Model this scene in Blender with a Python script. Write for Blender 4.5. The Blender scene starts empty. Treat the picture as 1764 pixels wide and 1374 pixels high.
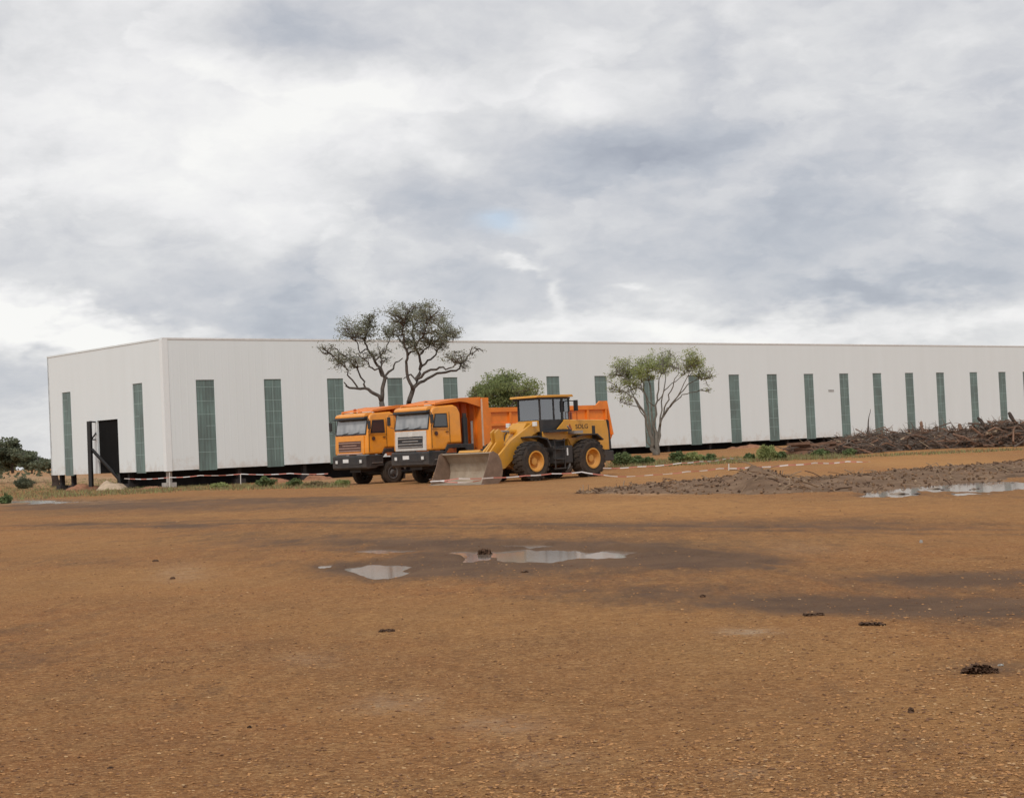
import bpy, math, random
import numpy as np
from mathutils import Vector, Matrix
random.seed(7); RNG=np.random.default_rng(7)
scene=bpy.context.scene; col=scene.collection
# ------------------------------------------------------------------ camera model (fitted)
F=2784.31; PITCH=0.0287444941; ROLL=0.0469129014; CH=1.45
cP,sP=math.cos(PITCH),math.sin(PITCH); cR,sR=math.cos(ROLL),math.sin(ROLL)
def ray(px,py):
    xr=px-882; yr=687-py
    x=cR*xr+sR*yr; y=-sR*xr+cR*yr
    v=Vector((x/F,1,y/F))
    return Vector((v.x, cP*v.y-sP*v.z, sP*v.y+cP*v.z))
def PD(px,py,D):
    r=ray(px,py); return Vector((0,0,CH))+r*(D/r.y)
def proj(X,Y,Z):
    Z=Z-CH
    yc=cP*Y+sP*Z; zc=-sP*Y+cP*Z
    x=F*X/yc; y=F*zc/yc
    return 882+cR*x-sR*y, 687-(sR*x+cR*y)
# ------------------------------------------------------------------ numpy noise
def _h(ix,iy,s):
    n=(ix*374761393+iy*668265263+s*1274126177)&0xffffffff
    n=((n^(n>>13))*1274126177)&0xffffffff
    return ((n^(n>>16))&0xffff)/65535.0
def vnoise(x,y,s=0):
    x=np.asarray(x,float);y=np.asarray(y,float)
    ix=np.floor(x).astype(np.int64);iy=np.floor(y).astype(np.int64)
    fx=x-ix;fy=y-iy;fx=fx*fx*(3-2*fx);fy=fy*fy*(3-2*fy)
    a=_h(ix,iy,s);b=_h(ix+1,iy,s);c=_h(ix,iy+1,s);d=_h(ix+1,iy+1,s)
    return (a*(1-fx)+b*fx)*(1-fy)+(c*(1-fx)+d*fx)*fy
def fbm(x,y,o=4,s=0):
    r=0;a=.5;t=0
    for k in range(o):
        r=r+a*vnoise(x*2**k,y*2**k,s+k*17);t+=a;a*=.5
    return r/t-.5
def S(t):
    t=np.clip(t,0,1);return t*t*(3-2*t)
# ------------------------------------------------------------------ terrain
PUD=[(650,979,86,13),(960,954,165,12),(815,950,60,6),(665,945,60,4),(1660,833,150,16),(1540,846,60,7),(70,863,90,4),(905,937,60,3)]
def base_z(X,Y):
    return 0.45*S((Y-70)/25.)*S((X+8)/16.)
def terrain(X,Y):
    X=np.asarray(X,float);Y=np.asarray(Y,float)
    z=base_z(X,Y)
    r=np.hypot(X,Y)
    z=z+0.055*fbm(X*.25,Y*.25,3,3)*S((r-3)/6)+0.035*fbm(X*1.3,Y*.9,3,9)+0.014*fbm(X*6,Y*6,3,5)*S((60-r)/30)
    return z
def terrain_p(X,Y):
    """terrain with puddle hollows, wheel ruts"""
    z=terrain(X,Y)
    Yc=np.maximum(Y,1.0)
    px,py=proj(X,Yc,np.zeros_like(Yc)+base_z(X,Yc)*0)
    ok=(Y>3)
    m=np.zeros_like(z)
    for (cx,cy,rx,ry) in PUD:
        wx=fbm(X*.9,Y*.35,3,21)*1.2+fbm(X*3.1,Y*1.1,4,25)*1.0; wy=fbm(X*.9+9,Y*.35,3,33)*1.2+fbm(X*3.1,Y*1.1,4,35)*1.0
        q=((px-cx)/rx+wx)**2+((py-cy)/ry+wy)**2
        m=np.maximum(m,np.exp(-q*1.05))
    m=m*ok
    z=z*(1-S(m*1.6))-0.080*S((m-.12)/.6)
    # ruts
    rut=(np.abs(((px-1010)*0.105+938)-py+4*fbm(X*.8,Y*.5,2,4)))
    rr=np.exp(-(rut/3.0)**2)*S((px-980)/80)*S((1360-px)/60)*ok
    z=z-0.03*rr+0.02*np.exp(-((rut-6)/3.0)**2)*S((px-980)/80)*S((1360-px)/60)*ok
    return z,m,px,py,ok
def G(px,py):
    """ground point under a pixel ray"""
    r=ray(px,py);t=3.0;p=None
    prev=t
    while t<400:
        q=Vector((0,0,CH))+r*t
        if q.z<=float(base_z(q.x,q.y)): break
        t+=0.25
    return q
def ground_at(x,y): return float(terrain_p(np.array([x]),np.array([y]))[0][0])
# ------------------------------------------------------------------ materials
def lin(r,g,b):
    f=lambda c:(c/255/12.92) if c/255<=.04045 else ((c/255+.055)/1.055)**2.4
    return (f(r),f(g),f(b),1)
def nmat(name):
    m=bpy.data.materials.new(name);m.use_nodes=True
    nt=m.node_tree;b=nt.nodes['Principled BSDF'];return m,nt,b
def mat(name,c,rough=.6,metal=0,var=.15,scale=3.0,bump=0,bscale=40,dirt=None,dirtamt=.5,spec=.5,coat=0,low=False):
    m,nt,b=nmat(name)
    if len(c)==3:c=(*c,1)
    N=nt.nodes;L=nt.links
    tc=N.new('ShaderNodeTexCoord')
    no=N.new('ShaderNodeTexNoise');no.inputs['Scale'].default_value=scale;no.inputs['Detail'].default_value=6;no.inputs['Roughness'].default_value=.65
    L.new(tc.outputs['Object'],no.inputs['Vector'])
    mx=N.new('ShaderNodeMix');mx.data_type='RGBA'
    k1=1-var;k2=1+var
    mx.inputs[6].default_value=(c[0]*k1,c[1]*k1,c[2]*k1,1);mx.inputs[7].default_value=(min(1,c[0]*k2),min(1,c[1]*k2),min(1,c[2]*k2),1)
    mr=N.new('ShaderNodeMapRange');mr.inputs[1].default_value=.3;mr.inputs[2].default_value=.7
    L.new(no.outputs['Fac'],mr.inputs[0]);L.new(mr.outputs[0],mx.inputs[0])
    out=mx.outputs[2]
    if dirt:
        n2=N.new('ShaderNodeTexNoise');n2.inputs['Scale'].default_value=scale*.7;n2.inputs['Detail'].default_value=8;n2.inputs['Roughness'].default_value=.75
        L.new(tc.outputs['Object'],n2.inputs['Vector'])
        r2=N.new('ShaderNodeMapRange');r2.inputs[1].default_value=.48;r2.inputs[2].default_value=.75;r2.inputs[4].default_value=dirtamt
        if low:
            sp=N.new('ShaderNodeSeparateXYZ');L.new(tc.outputs['Object'],sp.inputs[0])
            lz=N.new('ShaderNodeMapRange');lz.inputs[1].default_value=1.9;lz.inputs[2].default_value=.5;lz.inputs[3].default_value=0;lz.inputs[4].default_value=.22;L.new(sp.outputs[2],lz.inputs[0])
            la=N.new('ShaderNodeMath');la.operation='ADD';L.new(n2.outputs['Fac'],la.inputs[0]);L.new(lz.outputs[0],la.inputs[1]);L.new(la.outputs[0],r2.inputs[0])
        else: L.new(n2.outputs['Fac'],r2.inputs[0])
        m2=N.new('ShaderNodeMix');m2.data_type='RGBA';m2.inputs[7].default_value=(*dirt[:3],1)
        L.new(r2.outputs[0],m2.inputs[0]);L.new(out,m2.inputs[6]);out=m2.outputs[2]
        mr3=N.new('ShaderNodeMapRange');mr3.inputs[3].default_value=rough;mr3.inputs[4].default_value=min(1,rough+.35)
        L.new(r2.outputs[0],mr3.inputs[0]);L.new(mr3.outputs[0],b.inputs['Roughness'])
    else: b.inputs['Roughness'].default_value=rough
    L.new(out,b.inputs['Base Color'])
    b.inputs['Metallic'].default_value=metal;b.inputs['Specular IOR Level'].default_value=spec if rough<.84 else .12
    b.inputs['Coat Weight'].default_value=coat
    if bump:
        n3=N.new('ShaderNodeTexNoise');n3.inputs['Scale'].default_value=bscale;n3.inputs['Detail'].default_value=5
        L.new(tc.outputs['Object'],n3.inputs['Vector'])
        bp=N.new('ShaderNodeBump');bp.inputs['Strength'].default_value=bump;bp.inputs['Distance'].default_value=.05
        L.new(n3.outputs['Fac'],bp.inputs['Height']);L.new(bp.outputs[0],b.inputs['Normal'])
    return m
DUST=(.30,.19,.12)
M={}
M['orange']=mat('truck_orange_paint',(.86,.325,.026),.35,0,.10,1.5,dirt=(.42,.22,.10),dirtamt=.45,coat=.3,low=True)
M['bed']=mat('dump_bed_orange_paint',(.84,.225,.02),.45,0,.14,1.5,dirt=(.33,.16,.08),dirtamt=.45,low=True)
M['yellow']=mat('loader_yellow_paint',(.64,.30,.03),.4,0,.1,1.6,dirt=(.36,.23,.11),dirtamt=.5,coat=.2,low=True)
M['yellow_rim']=mat('loader_rim_paint',(.70,.31,.03),.5,0,.1,3,dirt=(.35,.22,.12),dirtamt=.4,low=True)
M['black']=mat('black_plastic',(.022,.022,.024),.5,0,.2,3,dirt=(.13,.10,.08),dirtamt=.35,low=True)
M['darkgrey']=mat('dark_grey_bumper',(.022,.024,.027),.6,0,.15,3,dirt=(.16,.12,.09),dirtamt=.35,low=True)
M['rubber']=mat('tyre_rubber',(.028,.027,.027),.85,0,.2,6,bump=.4,bscale=30,dirt=(.12,.085,.06),dirtamt=.5,low=True)
M['rim']=mat('grey_rim_paint',(.16,.15,.145),.5,.2,.15,5,dirt=(.2,.15,.1),dirtamt=.4)
M['steel']=mat('worn_steel',(.34,.32,.30),.45,.5,.2,5,dirt=(.25,.17,.11),dirtamt=.5)
M['chrome']=mat('bright_chrome',(.6,.6,.6),.25,.8,.1,5)
M['whitepaint']=mat('white_grille_paint',(.62,.60,.56),.45,0,.1,4,dirt=(.42,.33,.25),dirtamt=.3)
M['lamp']=mat('lamp_lens',(.75,.75,.72),.15,0,.05,5)
M['plate']=mat('number_plate_white',(.78,.78,.76),.5,0,.05,5)
M['redbrown']=mat('red_brown_grille',(.09,.04,.03),.5,0,.2,5,dirt=(.3,.2,.14),dirtamt=.4)
M['amber']=mat('amber_lens',(.45,.10,.03),.3,0,.1,5)
M['bucket']=mat('dusty_bucket_steel',(.36,.29,.215),.7,.05,.22,1.4,dirt=(.24,.15,.09),dirtamt=.7,bump=.3,bscale=15)
M['frame_black']=mat('black_steel_frame',(.018,.018,.018),.6,0,.2,3)
M['tarp_green']=mat('green_tarp',(.10,.33,.24),.6,0,.2,2)
M['wall']=None
M['dirt_pale']=mat('pale_sand',(.52,.40,.29),.9,0,.25,2,bump=.8,bscale=10)
M['brick']=mat('reddish_earth',(.30,.15,.09),.95,0,.35,3,bump=.8,bscale=10)
M['concrete']=mat('concrete',(.40,.38,.35),.85,0,.15,3,bump=.3,bscale=20)
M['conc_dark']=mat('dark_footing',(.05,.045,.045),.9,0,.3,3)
M['white_tape']=mat('white_tape',(.75,.70,.68),.5,0,.08,3)
M['red_tape']=mat('red_tape',(.58,.22,.17),.5,0,.08,3)
M['wood']=mat('dry_brown_wood',(.15,.108,.083),.85,0,.5,1.2,dirt=(.20,.10,.06),dirtamt=.5)
M['woodred']=mat('red_brown_wood',(.20,.118,.08),.85,0,.4,1.0,dirt=(.24,.13,.08),dirtamt=.5)
M['wooddark']=mat('dark_log_bark',(.06,.045,.038),.9,0,.35,3,bump=.5)
M['woodpale']=mat('pale_split_wood',(.42,.31,.21),.85,0,.3,2)
M['bark']=mat('grey_brown_bark',(.12,.105,.092),.9,0,.3,3,bump=.5)
M['bark2']=mat('pale_grey_bark',(.19,.175,.15),.9,0,.3,3,bump=.5)
M['clod']=mat('dark_earth_clod',(.115,.066,.042),.95,0,.35,8,bump=.8,bscale=25)
M['berm']=None
def glass(name,c,rough=.05,alpha_tr=0):
    m,nt,b=nmat(name)
    b.inputs['Base Color'].default_value=(*c,1);b.inputs['Roughness'].default_value=rough
    b.inputs['Specular IOR Level'].default_value=.9;b.inputs['Coat Weight'].default_value=.4
    return m
M['glass']=glass('cab_glass_dark',(.035,.04,.045))
def see_glass(name,c,mixf):
    m,nt,b=nmat(name)
    N=nt.nodes;L=nt.links
    tr=N.new('ShaderNodeBsdfTransparent');tr.inputs[0].default_value=(*c,1)
    gl=N.new('ShaderNodeBsdfGlossy');gl.inputs['Roughness'].default_value=.05;gl.inputs['Color'].default_value=(.9,.92,.95,1)
    fr=N.new('ShaderNodeFresnel');fr.inputs[0].default_value=1.5
    ad=N.new('ShaderNodeMath');ad.operation='ADD';ad.inputs[1].default_value=mixf;ad.use_clamp=True
    mx=N.new('ShaderNodeMixShader');L.new(fr.outputs[0],ad.inputs[0]);L.new(ad.outputs[0],mx.inputs[0])
    L.new(tr.outputs[0],mx.inputs[1]);L.new(gl.outputs[0],mx.inputs[2])
    L.new(mx.outputs[0],N['Material Output'].inputs[0]);return m
M['wglass']=see_glass('clear_cab_glass',(.72,.78,.80),.22)
M['seat']=mat('cab_interior_grey',(.07,.07,.075),.8)
# leaves
def leafmat(name,a,b_,tr=.25):
    m,nt,b=nmat(name);N=nt.nodes;L=nt.links
    tc=N.new('ShaderNodeTexCoord');no=N.new('ShaderNodeTexNoise');no.inputs['Scale'].default_value=1.1;no.inputs['Detail'].default_value=5;no.inputs['Roughness'].default_value=.8
    L.new(tc.outputs['Object'],no.inputs['Vector'])
    mr=N.new('ShaderNodeMapRange');mr.inputs[1].default_value=.32;mr.inputs[2].default_value=.68
    mx=N.new('ShaderNodeMix');mx.data_type='RGBA';mx.inputs[6].default_value=(*a,1);mx.inputs[7].default_value=(*b_,1)
    L.new(no.outputs['Fac'],mr.inputs[0]);L.new(mr.outputs[0],mx.inputs[0]);L.new(mx.outputs[2],b.inputs['Base Color'])
    b.inputs['Roughness'].default_value=.65;b.inputs['Specular IOR Level'].default_value=.3
    t=N.new('ShaderNodeBsdfTranslucent');L.new(mx.outputs[2],t.inputs[0])
    ms=N.new('ShaderNodeMixShader');ms.inputs[0].default_value=tr
    L.new(b.outputs[0],ms.inputs[1]);L.new(t.outputs[0],ms.inputs[2]);L.new(ms.outputs[0],N['Material Output'].inputs[0])
    return m
M['leaf_grey']=leafmat('grey_green_leaves',(.19,.205,.135),(.34,.355,.255),.45)
M['leaf_green']=leafmat('fresh_green_leaves',(.17,.205,.075),(.33,.385,.165),.42)
M['leaf_yel']=leafmat('yellow_green_leaves',(.24,.28,.10),(.42,.46,.20),.45)
M['leaf_dark']=leafmat('dark_green_leaves',(.085,.10,.06),(.18,.20,.125),.3)
M['leaf_shrub']=leafmat('shrub_green_leaves',(.085,.115,.045),(.19,.25,.10))
M['grass_dry']=leafmat('dry_grass_blades',(.16,.13,.06),(.28,.22,.12))
# ------------------------------------------------------------------ mesh builder
class MB:
    def __init__(s): s.v=[];s.f=[];s.m=[];s.mi=0
    def add(s,vs,fs):
        o=len(s.v);s.v.extend([tuple(p) for p in vs])
        for f in fs: s.f.append(tuple(i+o for i in f));s.m.append(s.mi)
    def box(s,x0,x1,y0,y1,z0,z1):
        s.add([(x0,y0,z0),(x1,y0,z0),(x1,y1,z0),(x0,y1,z0),(x0,y0,z1),(x1,y0,z1),(x1,y1,z1),(x0,y1,z1)],
              [(0,3,2,1),(4,5,6,7),(0,1,5,4),(1,2,6,5),(2,3,7,6),(3,0,4,7)]);return s
    def prism(s,poly,y0,y1,taper=None):
        """poly of (x,z) extruded along y"""
        n=len(poly)
        t=taper or (lambda z:1.0)
        c=(y0+y1)/2
        vs=[(x,c+(y0-c)*t(z),z) for x,z in poly]+[(x,c+(y1-c)*t(z),z) for x,z in poly]
        area=sum(poly[i][0]*poly[(i+1)%n][1]-poly[(i+1)%n][0]*poly[i][1] for i in range(n))
        a=tuple(range(n));b=tuple(range(2*n-1,n-1,-1))
        fs=[a,b] if area>0 else [a[::-1],b[::-1]]
        for i in range(n):
            j=(i+1)%n
            q=(i,i+n,j+n,j) if area>0 else (i,j,j+n,i+n)
            fs.append(q)
        s.add(vs,fs);return s
    def tube(s,pts,rad,n=7,cap=True):
        pts=[Vector(p) for p in pts]
        if not hasattr(rad,'__len__'): rad=[rad]*len(pts)
        rings=[];o=len(s.v)
        up=Vector((0.31,0.17,1)).normalized()
        for i,p in enumerate(pts):
            d=(pts[min(i+1,len(pts)-1)]-pts[max(i-1,0)])
            if d.length<1e-6:d=Vector((0,0,1))
            d.normalize()
            a=d.cross(up)
            if a.length<.05:a=d.cross(Vector((1,0,0)))
            a.normalize();b=d.cross(a)
            for k in range(n):
                t=2*math.pi*k/n
                s.v.append(tuple(p+(a*math.cos(t)+b*math.sin(t))*rad[i]))
        for i in range(len(pts)-1):
            for k in range(n):
                k2=(k+1)%n
                s.f.append((o+i*n+k,o+i*n+k2,o+(i+1)*n+k2,o+(i+1)*n+k));s.m.append(s.mi)
        if cap:
            s.f.append(tuple(o+k for k in range(n))[::-1]);s.m.append(s.mi)
            e=o+(len(pts)-1)*n
            s.f.append(tuple(e+k for k in range(n)));s.m.append(s.mi)
        return s
    def lathe_y(s,prof,cx,cz,n=36):
        """prof: list of (r,y) spun round the y axis at cx,cz"""
        o=len(s.v)
        for r,y in prof:
            for k in range(n):
                t=2*math.pi*k/n
                s.v.append((cx+r*math.cos(t),y,cz+r*math.sin(t)))
        for i in range(len(prof)-1):
            for k in range(n):
                k2=(k+1)%n
                s.f.append((o+i*n+k,o+(i+1)*n+k,o+(i+1)*n+k2,o+i*n+k2));s.m.append(s.mi)
        return s
    def quad(s,a,b,c,d): s.add([a,b,c,d],[(0,1,2,3)]);return s
    def build(s,name,mats,parent=None,smooth=False,bevel=0,loc=None,recalc=False):
        me=bpy.data.meshes.new(name);me.from_pydata(s.v,[],s.f)
        if not isinstance(mats,(list,tuple)):mats=[mats]
        for m in mats: me.materials.append(m)
        if len(mats)>1: me.polygons.foreach_set('material_index',s.m)
        if smooth: me.polygons.foreach_set('use_smooth',[True]*len(me.polygons))
        if recalc:
            import bmesh
            bm=bmesh.new();bm.from_mesh(me);bmesh.ops.recalc_face_normals(bm,faces=bm.faces);bm.to_mesh(me);bm.free()
        me.update()
        o=bpy.data.objects.new(name,me);col.objects.link(o)
        if parent: o.parent=parent
        if loc is not None:o.location=loc
        if bevel:
            b=o.modifiers.new('bevel','BEVEL');b.width=bevel;b.segments=3;b.limit_method='ANGLE';b.angle_limit=.6
        if smooth and bevel==0 and False: pass
        return o
def tag(o,label=None,cat=None,group=None,kind=None):
    if label:o['label']=label
    if cat:o['category']=cat
    if group:o['group']=group
    if kind:o['kind']=kind
    return o
def empty(name,loc,rz=0,scale=1):
    o=bpy.data.objects.new(name,None);col.objects.link(o);o.location=loc;o.rotation_euler=(0,0,rz);o.scale=(scale,)*3
    o.empty_display_size=.3
    return o
# ================================================================== WORLD
SUN_EL=math.radians(48); SUN_AZ=math.radians(194)   # azimuth clockwise from +Y : behind and left of the camera
w=bpy.data.worlds.new('World');scene.world=w;w.use_nodes=True
nt=w.node_tree;N=nt.nodes;L=nt.links
for n in list(N):N.remove(n)
out=N.new('ShaderNodeOutputWorld');bg=N.new('ShaderNodeBackground');L.new(bg.outputs[0],out.inputs[0])
sky=N.new('ShaderNodeTexSky');sky.sky_type='NISHITA';sky.sun_disc=False;sky.sun_elevation=SUN_EL;sky.sun_rotation=SUN_AZ;sky.altitude=800
tc=N.new('ShaderNodeTexCoord')
def vm(op,a,b=None,c=None):
    n=N.new('ShaderNodeVectorMath');n.operation=op
    for i,x in enumerate((a,b,c)):
        if x is None:continue
        if isinstance(x,(tuple,list,Vector)):n.inputs[i].default_value=tuple(x)
        elif isinstance(x,(int,float)):n.inputs['Scale'].default_value=x
        else:L.new(x,n.inputs[i])
    return n.outputs['Value'] if op in('DOT_PRODUCT','LENGTH') else n.outputs['Vector']
def ma(op,a,b=None,c=None,clamp=False):
    n=N.new('ShaderNodeMath');n.operation=op;n.use_clamp=clamp
    for i,x in enumerate((a,b,c)):
        if x is None:continue
        if isinstance(x,(int,float)):n.inputs[i].default_value=x
        else:L.new(x,n.inputs[i])
    return n.outputs[0]
D0=vm('NORMALIZE',tc.outputs['Generated'])
sep=N.new('ShaderNodeSeparateXYZ');L.new(D0,sep.inputs[0])
zc=ma('MAXIMUM',sep.outputs['Z'],0.0)
den=ma('ADD',zc,0.34)
cx_=ma('DIVIDE',sep.outputs['X'],den);cy_=ma('DIVIDE',sep.outputs['Y'],den)
cmb=N.new('ShaderNodeCombineXYZ');L.new(cx_,cmb.inputs[0]);L.new(cy_,cmb.inputs[1])
def noise(vec,scale,detail=6,rough=.55,dist=0,colr=False):
    n=N.new('ShaderNodeTexNoise');n.inputs['Scale'].default_value=scale;n.inputs['Detail'].default_value=detail;n.inputs['Roughness'].default_value=rough;n.inputs['Distortion'].default_value=dist
    L.new(vec,n.inputs['Vector']);return n.outputs['Color'] if colr else n.outputs['Fac']
# warp of the direction
wc=noise(cmb.outputs[0],3.0,5,.6,0,True)
wv=vm('SUBTRACT',wc,(.5,.5,.5))
wv=vm('SCALE',wv,.085)
Dw=vm('ADD',D0,wv)
wc2=noise(cmb.outputs[0],9,5,.6,0,True)
Dw=vm('ADD',Dw,vm('SCALE',vm('SUBTRACT',wc2,(.5,.5,.5)),.02))
BL=[(200,200,460,230,.31),(520,240,180,130,.10),(420,380,260,60,.06),(560,50,170,75,-.26),(880,60,300,60,.02),(1000,262,330,62,-.40),(960,180,260,45,.07),
(720,365,120,38,-.22),(90,400,110,60,-.14),(330,455,280,40,-.2),(520,525,300,30,-.30),(1440,390,250,60,-.26),(1500,505,250,24,-.42),(1230,450,220,42,-.24),
(1500,575,420,22,.26),(1060,560,220,18,.20),(100,568,90,24,.50),(0,556,55,30,.36),(195,592,60,12,.34),(450,40,90,50,-.12),(640,110,190,60,-.16),(395,110,60,34,.14),(600,178,80,26,.18),(440,235,120,40,.12),(760,300,60,16,.16),(690,262,40,16,.14),(1180,330,60,14,.12),(60,650,140,46,-.30),(1605,330,40,52,.16),(1730,190,70,60,-.20),(905,462,34,9,.36),
(968,508,14,36,.36),(1085,506,28,8,.28),(1000,400,130,60,.07),(1350,150,200,60,-.10),(1690,270,80,70,.08),(1720,440,80,30,-.18),(960,470,60,30,-.14),(0,700,110,40,.0),(300,560,160,14,.18),(780,480,100,20,-.12)]
acc=ma('MULTIPLY',0,0)
n1=noise(cmb.outputs[0],2.6,8,.55,.2)
n2=noise(cmb.outputs[0],8,8,.58,.3)
n3=noise(D0,16,7,.62,.6)
acc=ma('MULTIPLY_ADD',ma('SUBTRACT',n1,.5),.30,.57)
acc=ma('MULTIPLY_ADD',ma('SUBTRACT',n2,.5),.16,acc)
acc=ma('MULTIPLY_ADD',ma('SUBTRACT',n3,.5),.10,acc)
vz=vm('MULTIPLY',D0,(1,1,1.9));vz=vm('ADD',vz,vm('SCALE',vm('SUBTRACT',wc2,(.5,.5,.5)),.05))
def fb(v): return noise(v,4.0,9,.52,.0)
fa=fb(vz);fb_=fb(vm('ADD',vz,(-.022,0,.050)))
fc=noise(vz,11,8,.55,.2);fd=noise(vm('ADD',vz,(-.010,0,.022)),11,8,.55,.2)
acc=ma('MULTIPLY_ADD',ma('SUBTRACT',fa,fb_),1.30,acc)
acc=ma('MULTIPLY_ADD',ma('SUBTRACT',fc,fd),.72,acc)
def sstep(v,a,b):
    n=N.new('ShaderNodeMapRange');n.interpolation_type='SMOOTHSTEP';n.inputs[1].default_value=a;n.inputs[2].default_value=b;L.new(v,n.inputs[0]);return n.outputs[0]
acc=ma('MULTIPLY_ADD',ma('SUBTRACT',sstep(fa,.49,.522),.5),-.13,acc)
acc=ma('MULTIPLY_ADD',ma('SUBTRACT',sstep(fc,.50,.56),.5),-.05,acc)
for (bx,by,rx,ry,am) in BL:
    if am==0:continue
    c=ray(bx,by).normalized()
    e1=(ray(bx+5,by).normalized()-ray(bx-5,by).normalized()).normalized()
    e2=(ray(bx,by-5).normalized()-ray(bx,by+5).normalized()).normalized()
    a=vm('DOT_PRODUCT',Dw,e1*(F/rx/1.0));b=vm('DOT_PRODUCT',vm('SUBTRACT',Dw,tuple(c)),e2*(F/ry))
    a=vm('DOT_PRODUCT',vm('SUBTRACT',Dw,tuple(c)),e1*(F/rx))
    q=ma('MULTIPLY_ADD',a,a,ma('MULTIPLY',b,b))
    g=ma('EXPONENT',ma('MULTIPLY',q,-.8))
    acc=ma('MULTIPLY_ADD',g,am,acc)
cr=N.new('ShaderNodeValToRGB');L.new(acc,cr.inputs[0])
el=cr.color_ramp.elements
el[0].position=.0;el[0].color=lin(164,169,180)
el[1].position=1.0;el[1].color=lin(250,249,246)
for p,c in ((.25,(186,190,198)),(.45,(206,207,211)),(.62,(222,222,223)),(.80,(238,237,237))):
    e=el.new(p);e.color=lin(*c)
# small blue rift
c=ray(862,388).normalized();e1=(ray(867,388)-ray(857,388)).normalized();e2=(ray(862,383)-ray(862,393)).normalized()
dv=vm('SUBTRACT',vm('ADD',D0,vm('SCALE',vm('SUBTRACT',wc2,(.5,.5,.5)),.02)),tuple(c))
a=vm('DOT_PRODUCT',dv,e1*(F/40));b=vm('DOT_PRODUCT',dv,e2*(F/14))
rift=ma('MULTIPLY',ma('EXPONENT',ma('MULTIPLY',ma('MULTIPLY_ADD',a,a,ma('MULTIPLY',b,b)),-1.0)),.34)
mxs=N.new('ShaderNodeMix');mxs.data_type='RGBA';L.new(cr.outputs[0],mxs.inputs[6])
sk=vm('SCALE',sky.outputs[0],.14)
L.new(sk,mxs.inputs[7]);L.new(ma('ADD',rift,.04,clamp=True),mxs.inputs[0])
L.new(mxs.outputs[2],bg.inputs[0]);bg.inputs[1].default_value=1.0
sd=bpy.data.lights.new('sun','SUN');so=bpy.data.objects.new('sun',sd);col.objects.link(so)
sd.energy=1.7;sd.angle=math.radians(12);sd.color=(1,.96,.90)
sdir=Vector((math.sin(SUN_AZ)*math.cos(SUN_EL),math.cos(SUN_AZ)*math.cos(SUN_EL),math.sin(SUN_EL)))
so.rotation_euler=sdir.to_track_quat('Z','Y').to_euler()
# ================================================================== CAMERA
cd=bpy.data.cameras.new('camera');co=bpy.data.objects.new('camera',cd);col.objects.link(co)
cd.sensor_width=36;cd.lens=F/1764*36;cd.clip_end=5000;cd.clip_start=.1
co.matrix_world=Matrix.Translation((0,0,CH))@Matrix.Rotation(math.pi/2+PITCH,4,'X')@Matrix.Rotation(-ROLL,4,'Z')
scene.camera=co
scene.view_settings.view_transform='Standard';scene.view_settings.look='None';scene.view_settings.exposure=0;scene.view_settings.gamma=1
scene.render.resolution_x=1024;scene.render.resolution_y=797
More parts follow.
